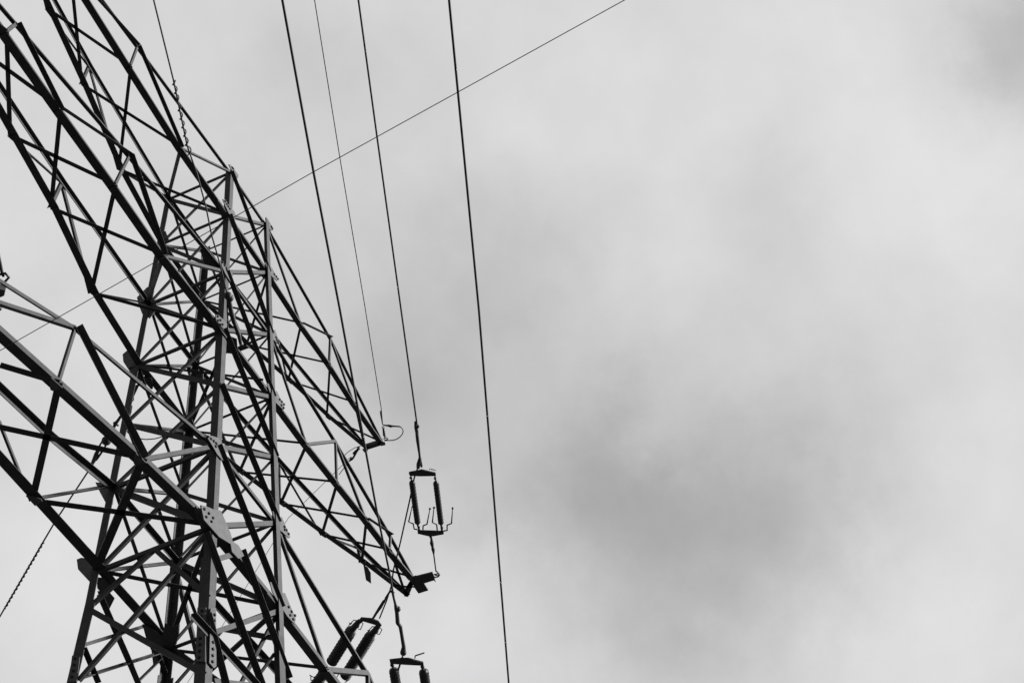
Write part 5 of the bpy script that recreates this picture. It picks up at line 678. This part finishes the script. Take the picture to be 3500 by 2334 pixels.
PLATES = [
["tower","gusset_plate",[[-1.0924,-0.792,30.9835],[-1.0046,-0.7884,31.0971],[-0.8213,-0.7886,31.0889],[-0.6565,-0.7871,31.1369],[-0.5629,-0.789,31.0773],[-0.5618,-0.791,31.0139],[-0.6506,-0.7966,30.8372],[-0.7775,-0.7987,30.7732],[-0.9623,-0.7954,30.8758]],[0.0,0.9995,-0.0318],-0.015,[[-1.0095,-0.8062,31.0099],[-0.9367,-0.8061,31.0128],[-0.885,-0.8067,30.9915],[-0.8191,-0.8066,30.9948]]],
["tower","gusset_plate",[[0.651,-0.7417,32.5645],[0.7192,-0.74,32.6166],[0.9591,-0.7413,32.5772],[0.9576,-0.7446,32.4735],[0.8559,-0.7486,32.3469],[0.6575,-0.7474,32.3858]],[0.0,0.9995,-0.0318],-0.015,[[0.8779,-0.7584,32.5102],[0.9178,-0.759,32.4921]]],
["tower","gusset_plate",[[-0.892,-0.7436,32.5058],[-0.8182,-0.7409,32.5882],[-0.4947,-0.7393,32.6407],[-0.5118,-0.7433,32.5142],[-0.606,-0.7456,32.4407],[-0.8343,-0.7449,32.4627]],[0.0,0.9995,-0.0318],-0.015,[[-0.7604,-0.7571,32.5521],[-0.7226,-0.7568,32.5614]]],
["tower","gusset_plate",[[0.6072,-0.7938,30.928],[0.7043,-0.7906,31.0284],[0.8988,-0.7888,31.0847],[1.1509,-0.792,30.984],[1.118,-0.7947,30.8978],[0.8947,-0.7985,30.7778],[0.6829,-0.798,30.7961]],[0.0,0.9995,-0.0318],-0.015,[[0.9826,-0.8077,30.9613],[1.0648,-0.8072,30.9786],[1.1312,-0.8072,30.9773]]],
["tower","gusset_plate",[[-1.1088,-0.8569,28.9436],[-0.8452,-0.8559,28.9742],[-0.6787,-0.853,29.065],[-0.649,-0.8553,28.9933],[-0.6892,-0.8583,28.8987],[-0.6164,-0.8623,28.7724],[-0.7267,-0.8649,28.6904],[-0.9222,-0.8641,28.718],[-1.0632,-0.8612,28.8091]],[0.0,0.9995,-0.0318],-0.015,[[-1.0609,-0.8727,28.9186],[-0.975,-0.8724,28.9266],[-0.9054,-0.8724,28.9267],[-0.8847,-0.8739,28.8805]]],
["tower","gusset_plate",[[0.7227,-0.8563,28.9626],[0.8263,-0.8563,28.9605],[0.9932,-0.8501,29.1567],[1.1838,-0.8576,28.921],[1.0923,-0.8604,28.8331],[0.8235,-0.8635,28.7365],[0.7658,-0.86,28.847]],[0.0,0.9995,-0.0318],-0.015,[[1.0195,-0.872,28.9401],[1.0485,-0.8736,28.8903],[1.0941,-0.8724,28.9284],[1.0989,-0.8743,28.8686]]],
["tower","gusset_plate",[[-1.241,-0.9148,27.1245],[-1.1385,-0.9116,27.2246],[-0.9275,-0.9089,27.3078],[-0.7796,-0.9089,27.3081],[-0.7588,-0.9186,27.0045],[-0.8363,-0.922,26.898],[-1.0091,-0.9218,26.9018],[-1.2096,-0.9193,26.9814]],[0.0,0.9995,-0.0318],-0.015,[[-1.1754,-0.9293,27.1398],[-1.1588,-0.9325,27.0387],[-1.0773,-0.9293,27.1407],[-1.0913,-0.9339,26.9947],[-1.0017,-0.9305,27.1009]]],
["tower","gusset_plate",[[0.642,-0.9134,27.1665],[0.7423,-0.9105,27.2598],[0.8841,-0.9127,27.1902],[1.0302,-0.9075,27.3514],[1.3159,-0.9131,27.1781],[1.2841,-0.9168,27.0602],[0.8804,-0.921,26.9291],[0.7819,-0.9187,26.9994]],[0.0,0.9995,-0.0318],-0.015,[[1.1282,-0.9276,27.1927],[1.2065,-0.9271,27.2077],[1.2879,-0.9268,27.2191],[1.1866,-0.9308,27.0908],[1.2706,-0.9305,27.1006]]],
["tower","gusset_plate",[[-1.4367,-1.0238,23.6972],[-1.2149,-1.0179,23.8826],[-1.036,-1.0138,24.0104],[-0.9251,-1.014,24.0063],[-0.8006,-1.0149,23.9774],[-0.7018,-1.0142,23.9979],[-0.8461,-1.0195,23.8318],[-0.78,-1.0248,23.6649],[-0.8885,-1.0269,23.5985],[-1.0585,-1.0274,23.5827],[-1.2299,-1.0257,23.6375]],[0.0,0.9995,-0.0318],-0.015,[[-1.3725,-1.0384,23.7108],[-1.2822,-1.0373,23.7434],[-1.1938,-1.0364,23.774],[-1.1144,-1.0357,23.7956],[-1.1237,-1.0383,23.713]]],
["tower","gusset_plate",[[0.8107,-1.0168,23.9163],[0.8911,-1.0145,23.9882],[1.0505,-1.0147,23.9824],[1.1461,-1.0117,24.0766],[1.4493,-1.0194,23.8354],[1.3935,-1.0215,23.7686],[0.9649,-1.025,23.659],[0.8617,-1.0206,23.7962]],[0.0,0.9995,-0.0318],-0.015,[[1.2223,-1.0325,23.8948],[1.2342,-1.0345,23.8317],[1.2943,-1.0331,23.8751],[1.3688,-1.034,23.8484]]],
["tower","gusset_plate",[[-1.537,-1.087,21.9455],[-1.3507,-1.0829,22.0749],[-1.113,-1.0785,22.2142],[-0.9332,-1.0738,22.3603],[-0.6158,-1.0815,22.1204],[-0.5508,-1.0853,22.0003],[-0.3642,-1.083,22.0729],[-0.1737,-1.0853,22.0008],[-0.3593,-1.0923,21.7792],[-0.5661,-1.0931,21.754],[-0.6105,-1.0888,21.8903],[-0.9744,-1.0937,21.7353],[-1.4345,-1.0946,21.7079]],[0.0,0.9995,-0.0318],-0.0225,[[-1.4447,-1.11,21.9325],[-1.3056,-1.1091,21.9601],[-1.3796,-1.1137,21.8154],[-1.1772,-1.1086,21.9746],[-1.2209,-1.1124,21.854]]],
["tower","gusset_plate",[[0.686,-1.0809,22.1371],[0.7935,-1.0786,22.2114],[0.9755,-1.0821,22.0992],[1.1964,-1.0754,22.3097],[1.5631,-1.0846,22.0223],[1.5264,-1.0897,21.8623],[1.2773,-1.0905,21.8365],[1.002,-1.0889,21.8881],[0.76,-1.0858,21.9846]],[0.0,0.9995,-0.0318],-0.015,[[1.3085,-1.098,22.0738],[1.4075,-1.0987,22.0514],[1.3573,-1.1025,21.9305],[1.5234,-1.0985,22.0563],[1.4596,-1.1028,21.9209]]],
["tower","splice_plate",[[-1.1573,-1.1464,20.0799],[-1.0021,-1.1424,20.2041],[-0.9552,-1.1778,19.0933],[-1.0196,-1.1804,19.0108],[-1.1535,-1.1803,19.0133]],[0.0,0.9995,-0.0318],-0.015,[[-1.049,-1.1631,20.0264],[-1.0527,-1.1668,19.9094],[-1.0533,-1.1708,19.783],[-1.059,-1.175,19.6535],[-1.0729,-1.1809,19.4658],[-1.0756,-1.1852,19.3322],[-1.0786,-1.1892,19.2047],[-1.0792,-1.193,19.0868]]],
["tower","splice_plate",[[-1.1736,-0.9457,20.1635],[-1.1759,-1.0977,20.0946],[-1.2119,-1.1681,18.9908],[-1.2094,-1.0097,19.0677]],[0.9995,0.0,-0.0326],-0.015,[[-1.1924,-1.0365,20.049],[-1.1959,-1.0325,19.9407],[-1.2001,-1.0379,19.8107],[-1.2043,-1.0401,19.6831],[-1.2106,-1.0488,19.491],[-1.2147,-1.0541,19.3644],[-1.2188,-1.0593,19.2388],[-1.2228,-1.0583,19.1168]]],
["tower","splice_plate",[[-1.1739,1.2329,20.1533],[-1.1769,1.0844,20.0615],[-1.1935,1.0686,19.5556],[-1.1914,1.2192,19.6193]],[0.9995,0.0,-0.0326],-0.015,[[-1.192,1.1637,20.0599],[-1.1962,1.1614,19.9319],[-1.2003,1.1591,19.8048],[-1.204,1.1666,19.6917]]],
["tower","gusset_plate",[[-1.0635,1.5029,22.3862],[-1.0636,1.4088,22.3828],[-1.0691,1.1823,22.2133],[-1.0779,1.0458,21.9448],[-1.0848,1.0266,21.7344],[-1.0853,1.166,21.7193],[-1.0718,1.4412,22.1309]],[0.9995,0.0,-0.0326],0.015,[]],
["tower","gusset_plate",[[1.0335,2.6434,24.2234],[1.0356,2.4979,24.1589],[1.0453,2.306,23.8629],[1.0501,2.3489,23.7142],[1.0472,2.5039,23.8028],[1.0416,2.6119,23.9762]],[0.9995,0.0,0.0326],0.015,[]],
["tower","gusset_plate",[[1.0842,1.5829,22.6714],[1.0899,1.3591,22.4973],[1.0994,1.131,22.205],[1.0894,1.1132,22.5115],[1.093,0.8794,22.4022],[1.0992,0.8698,22.212],[1.1062,0.911,21.9965],[1.1099,1.0089,21.8834],[1.1043,1.262,22.056],[1.1137,1.3312,21.7681],[1.1144,1.1396,21.7463]],[0.9995,0.0,0.0326],0.015,[]],
["tower","gusset_plate",[[-1.0049,1.3895,24.1808],[-1.0089,1.1682,24.0582],[-1.0172,0.9761,23.802],[-1.0295,0.9588,23.427],[-1.0251,1.1197,23.5623],[-1.0149,1.2612,23.8727]],[0.9995,0.0,-0.0326],0.015,[]],
["tower","gusset_plate",[[-0.8927,1.259,27.6148],[-0.8908,1.1704,27.6748],[-0.9056,0.9602,27.2207],[-0.9107,0.8801,27.0653],[-0.916,0.8622,26.9031],[-0.9144,1.024,26.9523],[-0.9008,1.2139,27.367]],[0.9995,0.0,-0.0326],0.015,[]],
["tower","gusset_plate",[[0.9297,1.1908,27.4013],[0.9278,1.0636,27.4596],[0.9303,0.8329,27.3829],[0.9405,0.7388,27.0704],[0.9439,0.8147,26.9674],[0.9463,0.9879,26.8937],[0.9369,1.2766,27.1798]],[0.9995,0.0,0.0326],0.015,[]],
["tower","gusset_plate",[[0.8739,1.0428,29.1088],[0.8616,0.9585,29.4855],[0.8668,0.749,29.3265],[0.8731,0.7245,29.1357],[0.8837,0.8116,28.8093],[0.89,0.6541,28.6165],[0.8993,0.6431,28.331],[0.8915,0.9346,28.5712],[0.8823,1.0141,28.8522]],[0.9995,0.0,0.0326],0.015,[]],
["tower","gusset_plate",[[-0.8373,1.1416,29.312],[-0.8304,0.9326,29.5223],[-0.837,0.7629,29.3195],[-0.8456,0.7691,29.0584],[-0.8515,0.669,28.8777],[-0.8597,0.6437,28.626],[-0.8664,0.7681,28.4211],[-0.8581,0.9572,28.6755],[-0.8456,1.0807,29.0585]],[0.9995,0.0,-0.0326],0.015,[]],
["tower","gusset_plate",[[0.8059,1.0132,31.1916],[0.8077,0.748,31.1352],[0.8183,0.6834,30.8118],[0.8252,0.7273,30.6008],[0.8245,0.8494,30.6229],[0.8149,0.9487,30.9157]],[0.9995,0.0,0.0326],0.015,[]],
["tower","gusset_plate",[[-0.7764,0.8415,31.1766],[-0.7729,0.7017,31.2822],[-0.7863,0.5773,30.8725],[-0.7907,0.6707,30.7391],[-0.7896,0.8227,30.7733]],[0.9995,0.0,-0.0326],0.015,[]],
["tower","gusset_plate",[[-0.7307,0.8037,32.5741],[-0.7344,0.6389,32.461],[-0.7422,0.5951,32.2233],[-0.742,0.7051,32.2292],[-0.7375,0.8059,32.367]],[0.9995,0.0,-0.0326],0.015,[]],
["tower","gusset_plate",[[0.7583,0.911,32.6497],[0.7587,0.7302,32.6366],[0.7699,0.5834,32.2952],[0.7744,0.6678,32.1572],[0.7707,0.8061,32.2707]],[0.9995,0.0,0.0326],0.015,[]],
["tower","gusset_plate",[[-1.0616,1.0182,22.445],[-1.0633,0.9522,22.3925],[-1.073,0.9311,22.094],[-1.0712,1.0055,22.1498]],[0.9995,0.0,-0.0326],0.015,[]],
["tower","gusset_plate",[[1.0881,1.1595,22.551],[1.0881,1.1155,22.5521],[1.1,1.0428,22.1874],[1.0992,1.1489,22.2125]],[0.9995,0.0,0.0326],0.015,[]],
["tower","gusset_plate",[[1.0926,0.9325,22.415],[1.0931,0.8704,22.3984],[1.0992,0.8698,22.212],[1.1034,0.9328,22.083],[1.1009,1.0239,22.16]],[0.9995,0.0,0.0326],0.015,[]],
["tower","gusset_plate",[[-0.9458,1.0058,25.9908],[-0.948,0.8603,25.9208],[-0.9544,0.8611,25.7265],[-0.9579,0.8866,25.6183],[-0.9555,0.9862,25.6931]],[0.9995,0.0,-0.0326],0.015,[]],
["tower","gusset_plate",[[0.8631,0.9565,29.4396],[0.8679,0.7308,29.2944],[0.8742,0.7399,29.0998],[0.8724,0.9271,29.1568]],[0.9995,0.0,0.0326],0.015,[]],
["tower","gusset_plate",[[-0.6658,1.3115,21.9173],[-0.5571,1.1604,21.9173],[-0.3878,1.1649,21.9173],[-0.2099,1.3783,21.9173],[-0.3834,1.4222,21.9173]],[0.0,0.0,1.0],0.015,[]],
["tower","gusset_plate",[[0.314,1.0712,21.8873],[0.5207,0.9745,21.8873],[0.7192,0.9399,21.8873],[0.4741,0.741,21.8873],[0.5931,0.7098,21.8873],[0.6102,0.5663,21.8873],[0.7954,0.6679,21.8873],[1.0017,0.8509,21.8873],[1.1331,1.0332,21.8873],[1.3911,1.1353,21.8873],[1.2632,1.2677,21.8873],[1.2683,1.4452,21.8873],[0.9407,1.2811,21.8873],[0.7114,1.228,21.8873]],[0.0,0.0,1.0],-0.015,[]],
["tower","gusset_plate",[[-0.9737,1.1249,21.8873],[-0.922,1.0319,21.8873],[-0.6807,1.0324,21.8873],[-0.5571,1.1604,21.8873],[-0.631,1.249,21.8873],[-0.7738,1.2431,21.8873]],[0.0,0.0,1.0],-0.015,[]],
["tower","gusset_plate",[[0.6679,1.0202,27.0562],[0.623,0.8652,27.0562],[0.6821,0.676,27.0562],[0.9265,0.7395,27.0562],[1.0709,0.8726,27.0562],[1.0673,1.0804,27.0562],[0.8402,1.2198,27.0562]],[0.0,0.0,1.0],-0.015,[]],
["tower","gusset_plate",[[-0.9544,1.0197,27.0562],[-0.9219,0.8829,27.0562],[-0.7062,0.8582,27.0562],[-0.5468,1.0186,27.0562],[-0.6592,1.0758,27.0562],[-0.8325,1.095,27.0562]],[0.0,0.0,1.0],-0.015,[]],
["tower","gusset_plate",[[0.5597,0.8544,30.8195],[0.5961,0.7024,30.8195],[0.8381,0.7397,30.8195],[1.2743,0.7489,30.8195],[1.1216,0.8702,30.8195],[0.9499,0.9445,30.8195]],[0.0,0.0,1.0],-0.015,[]],
["tower","gusset_plate",[[-1.5417,-0.6806,28.8773],[-1.5593,-0.8335,28.8773],[-1.3011,-0.8424,28.8773],[-1.0685,-0.8355,28.8773],[-1.0052,-0.7671,28.8773],[-1.1965,-0.5905,28.8773]],[0.0,0.0,1.0],-0.015,[]],
["tower","gusset_plate",[[0.7077,0.9391,28.8773],[0.696,0.7987,28.8773],[1.0722,0.7852,28.8773],[1.2897,0.9122,28.8773],[1.1064,1.0907,28.8773],[0.8961,1.0338,28.8773]],[0.0,0.0,1.0],-0.015,[]],
["tower","gusset_plate",[[0.9713,-0.7817,30.8233],[0.4651,-0.7817,30.8233],[0.5157,-0.7227,30.8233],[0.8026,-0.613,30.8233],[0.9038,-0.6298,30.8233]],[0,0,1],-0.015,[]],
["tower","gusset_plate",[[-0.5963,-0.7817,30.8203],[-1.2151,-0.7817,30.8203],[-1.1532,-0.7292,30.8203],[-0.8026,-0.6317,30.8203],[-0.6788,-0.6467,30.8203]],[0,0,1],-0.015,[]],
["tower","gusset_plate",[[1.0942,-0.9014,27.0539],[0.588,-0.9014,27.0539],[0.6386,-0.8424,27.0539],[0.9255,-0.7327,27.0539],[1.0267,-0.7496,27.0539]],[0,0,1],-0.015,[]],
["tower","gusset_plate",[[-0.7192,-0.9014,27.0509],[-1.338,-0.9014,27.0509],[-1.2761,-0.8489,27.0509],[-0.9255,-0.7514,27.0509],[-0.8017,-0.7664,27.0509]],[0,0,1],-0.015,[]],
["tower","gusset_plate",[[1.3137,-1.0659,21.891],[0.6556,-1.0659,21.891],[0.7214,-0.9891,21.891],[1.0943,-0.8465,21.891],[1.2259,-0.8685,21.891]],[0,0,1],-0.015,[]],
["tower","gusset_plate",[[-0.8262,-1.0659,21.888],[-1.6306,-1.0659,21.888],[-1.5501,-0.9976,21.888],[-1.0943,-0.8709,21.888],[-0.9334,-0.8904,21.888]],[0,0,1],-0.015,[]],
["right1","gusset_plate",[[2.2271,-0.7363,30.8173],[2.3621,-0.7376,30.8173],[2.3483,-0.7007,30.8173],[2.2712,-0.6318,30.8173],[2.2443,-0.642,30.8173]],[0,0,1],-0.015,[]],
["right1","gusset_plate",[[3.4738,-0.7503,30.8143],[3.6087,-0.7452,30.8143],[3.5957,-0.7089,30.8143],[3.5201,-0.6436,30.8143],[3.4929,-0.6551,30.8143]],[0,0,1],-0.015,[]],
["right1","gusset_plate",[[4.6929,-0.7022,30.8233],[4.8279,-0.7033,30.8233],[4.8187,-0.6667,30.8233],[4.7502,-0.5983,30.8233],[4.722,-0.6085,30.8233]],[0,0,1],-0.015,[]],
["right1","gusset_plate",[[2.2168,0.5545,30.8203],[2.3483,0.5241,30.8203],[2.3355,0.4904,30.8203],[2.2616,0.4394,30.8203],[2.2352,0.456,30.8203]],[0,0,1],-0.015,[]],
["right1","gusset_plate",[[3.4869,0.2585,30.8173],[3.6197,0.2343,30.8173],[3.606,0.2,30.8173],[3.5299,0.1454,30.8173],[3.5034,0.1608,30.8173]],[0,0,1],-0.015,[]],
["right1","gusset_plate",[[4.7788,0.0262,30.8143],[4.9101,-0.0053,30.8143],[4.8926,-0.0386,30.8143],[4.8102,-0.0886,30.8143],[4.7852,-0.0719,30.8143]],[0,0,1],-0.015,[]],
["right2","gusset_plate",[[2.2215,-0.9005,27.0599],[2.3564,-0.9049,27.0599],[2.3439,-0.8677,27.0599],[2.2693,-0.797,27.0599],[2.242,-0.8066,27.0599]],[0,0,1],-0.015,[]],
["right2","gusset_plate",[[3.3961,-0.9389,27.0569],[3.531,-0.9436,27.0569],[3.5172,-0.9064,27.0569],[3.4403,-0.8354,27.0569],[3.4134,-0.845,27.0569]],[0,0,1],-0.015,[]],
["right2","gusset_plate",[[4.5547,-0.9805,27.0539],[4.6897,-0.9825,27.0539],[4.6753,-0.9455,27.0539],[4.5973,-0.8762,27.0539],[4.5705,-0.8863,27.0539]],[0,0,1],-0.015,[]],
["right2","gusset_plate",[[5.5899,-0.9935,27.0509],[5.7247,-1.0012,27.0509],[5.7134,-0.9638,27.0509],[5.6409,-0.8913,27.0509],[5.6134,-0.9002,27.0509]],[0,0,1],-0.015,[]],
["right2","gusset_plate",[[2.2627,0.5989,27.0599],[2.3937,0.566,27.0599],[2.3796,0.5326,27.0599],[2.3036,0.483,27.0599],[2.2777,0.5,27.0599]],[0,0,1],-0.015,[]],
["right2","gusset_plate",[[3.3886,0.3172,27.0569],[3.5191,0.2825,27.0569],[3.5063,0.2492,27.0569],[3.4329,0.2006,27.0569],[3.4067,0.2181,27.0569]],[0,0,1],-0.015,[]],
["right2","gusset_plate",[[4.5341,0.0142,27.0539],[4.6634,-0.0246,27.0539],[4.6513,-0.0574,27.0539],[4.5796,-0.1037,27.0539],[4.5535,-0.0854,27.0539]],[0,0,1],-0.015,[]],
["right2","gusset_plate",[[5.6298,-0.3164,27.0509],[5.7608,-0.3492,27.0509],[5.7456,-0.3826,27.0509],[5.6674,-0.4321,27.0509],[5.6418,-0.4151,27.0509]],[0,0,1],-0.015,[]],
["left3","gusset_plate",[[-2.7495,-0.8801,21.891],[-2.9943,-0.8439,21.891],[-2.9711,-0.7898,21.891],[-2.8348,-0.7031,21.891],[-2.7854,-0.7268,21.891]],[0,0,1],-0.015,[]],
["left3","gusset_plate",[[-4.612,-0.6047,21.888],[-4.8569,-0.5685,21.888],[-4.8232,-0.5151,21.888],[-4.6675,-0.4297,21.888],[-4.6211,-0.4533,21.888]],[0,0,1],-0.015,[]],
["left3","gusset_plate",[[-6.5184,-0.3229,21.885],[-6.7632,-0.2866,21.885],[-6.7319,-0.2329,21.885],[-6.5806,-0.1469,21.885],[-6.5336,-0.1706,21.885]],[0,0,1],-0.015,[]],
["left3","gusset_plate",[[-2.7923,1.0734,21.882],[-3.0398,1.0745,21.882],[-3.0137,1.0167,21.882],[-2.871,0.9088,21.882],[-2.8219,0.9251,21.882]],[0,0,1],-0.015,[]],
["left3","gusset_plate",[[-4.3427,1.0857,21.891],[-4.5897,1.0705,21.891],[-4.5741,1.015,21.891],[-4.4512,0.9177,21.891],[-4.3991,0.9371,21.891]],[0,0,1],-0.015,[]],
["left3","gusset_plate",[[-6.3678,0.9626,21.888],[-6.6144,0.941,21.888],[-6.5965,0.8858,21.888],[-6.4694,0.7916,21.888],[-6.4182,0.8123,21.888]],[0,0,1],-0.015,[]],
["right2","end_plate",[[6.4806,-0.9526,27.0562],[6.5472,-1.1754,27.0562],[6.7461,-1.1553,27.0562],[7.0077,-1.176,27.0562],[7.0004,-0.9546,27.0562],[6.7581,-0.9701,27.0562]],[0.0,0.0,1.0],-0.0225,[]],
["right2","jumper_bracket",[[6.5231,-1.0978,27.0487],[6.5818,-1.4772,27.0487],[6.8712,-1.4147,27.0487],[6.7987,-1.4048,27.0487],[6.7836,-1.1883,27.0487],[7.0153,-1.1724,27.0487],[7.0004,-0.9546,27.0487],[6.7525,-0.96,27.0487]],[0.0,0.0,1.0],-0.0375,[]],
["right2","hanging_plate",[[5.6923,-0.3477,27.0337],[5.8225,-0.3853,27.0337],[5.9881,-0.3666,27.0337],[6.2687,-0.233,27.0337],[6.1197,-0.1891,27.0337]],[0.0,0.0,1.0],-0.015,[]],
["right1","end_plate",[[6.0481,-0.654,30.8195],[6.047,-0.7692,30.8195],[6.1365,-0.7472,30.8195],[6.1216,-0.6491,30.8195]],[0.0,0.0,1.0],-0.015,[]],
["right1","end_plate",[[6.0125,-0.2357,30.8195],[6.0216,-0.3231,30.8195],[6.108,-0.3297,30.8195],[6.1119,-0.2309,30.8195]],[0.0,0.0,1.0],-0.015,[]],
["left3","bracket",[[-5.5691,0.2938,23.8025],[-5.5014,0.18,23.8025],[-5.4251,0.1118,23.8025],[-5.3489,0.1834,23.8025],[-5.3516,0.2818,23.8025],[-5.3897,0.4165,23.8025]],[0.0,0.0,1.0],-0.1125,[]],
["left3","bracket",[[-5.2691,0.499,23.8025],[-5.1885,0.3927,23.8025],[-5.1155,0.3952,23.8025],[-5.1007,0.4928,23.8025],[-5.1599,0.5737,23.8025]],[0.0,0.0,1.0],-0.075,[]],
["S1","yoke_plate",[[5.3551,-1.7345,27.0581],[5.6314,-2.1872,27.0581],[5.7025,-2.1509,27.0581],[5.6533,-1.9522,27.0581],[5.6072,-1.8619,27.0581],[5.4366,-1.701,27.0581]],[0.0,0.0,1.0],-0.0263,[]],
["S1","yoke_plate",[[3.8493,-2.2808,27.0581],[3.8368,-2.3112,27.0581],[3.876,-2.4556,27.0581],[3.8907,-2.5453,27.0581],[3.9593,-2.6089,27.0581],[4.0995,-2.7411,27.0581],[4.1711,-2.7152,27.0581],[4.0306,-2.441,27.0581],[3.9217,-2.2659,27.0581]],[0.0,0.0,1.0],-0.0263,[]],
["S2","yoke_plate",[[3.1046,-2.0682,21.8891],[3.1763,-2.2709,21.8891],[3.2327,-2.3706,21.8891],[3.4492,-2.5413,21.8891],[3.5219,-2.5104,21.8891],[3.3597,-2.2656,21.8891],[3.1968,-2.0371,21.8891]],[0.0,0.0,1.0],-0.0263,[]],
["S2","yoke_plate",[[4.5773,-1.4906,21.8891],[4.9302,-2.0428,21.8891],[5.0142,-2.0025,21.8891],[4.9456,-1.7276,21.8891],[4.896,-1.6416,21.8891],[4.6791,-1.451,21.8891]],[0.0,0.0,1.0],-0.0263,[]],
["S3","yoke_plate",[[7.1771,0.5215,27.0581],[7.1047,0.4233,27.0581],[7.2449,0.2353,27.0581],[7.3839,0.1529,27.0581],[7.5231,0.1542,27.0581],[7.5725,0.2328,27.0581],[7.4661,0.2556,27.0581],[7.3447,0.3471,27.0581],[7.2237,0.4384,27.0581],[7.2626,0.5348,27.0581]],[0.0,0.0,1.0],-0.0263,[]],
["S4","hanging_plate",[[-0.7546,-0.8459,27.0581],[-0.7474,-0.9339,27.0581],[-0.6242,-1.0174,27.0581],[-0.4193,-0.9164,27.0581],[-0.3649,-0.7927,27.0581],[-0.4496,-0.6709,27.0581]],[0.0,0.0,1.0],-0.0263,[]],
["S4","hanging_plate",[[-0.4347,-0.9251,27.0581],[-0.4205,-1.1021,27.0581],[-0.3493,-1.1236,27.0581],[-0.3557,-0.9421,27.0581]],[0.0,0.0,1.0],-0.0263,[]],
["S5","hanging_plate",[[-0.6638,0.9313,27.0581],[-0.5506,0.7957,27.0581],[-0.3241,0.9096,27.0581],[-0.3244,0.9489,27.0581],[-0.5369,0.9616,27.0581]],[0.0,0.0,1.0],-0.0263,[]]]
for own, name, pts, nrm, t, bolts in PLATES:
    bm = bmesh.new(); add_plate(bm, pts, nrm, t, bolts)
    par = tower if own == 'tower' else arms.get(own) or things[own]
    if name == 'splice_plate': par = tower
    finish(bm, name, None, par, mats=[FIT if own in things else PLATE if name != 'jumper_bracket' else FIT, BOLT])
# concrete footings under the legs
for o in legobj.values():
    c = min((v.co for v in o.data.vertices), key=lambda q: q.z)
    bm = bmesh.new(); bmesh.ops.create_cone(bm, cap_ends=True, segments=20, radius1=.5, radius2=.4, depth=.7, matrix=Matrix.Translation((c.x, c.y, .15)))
    finish(bm, 'footing', material('concrete', .3, .9, 0, .2, 8, .01), tower)
print('objects', len(bpy.data.objects))
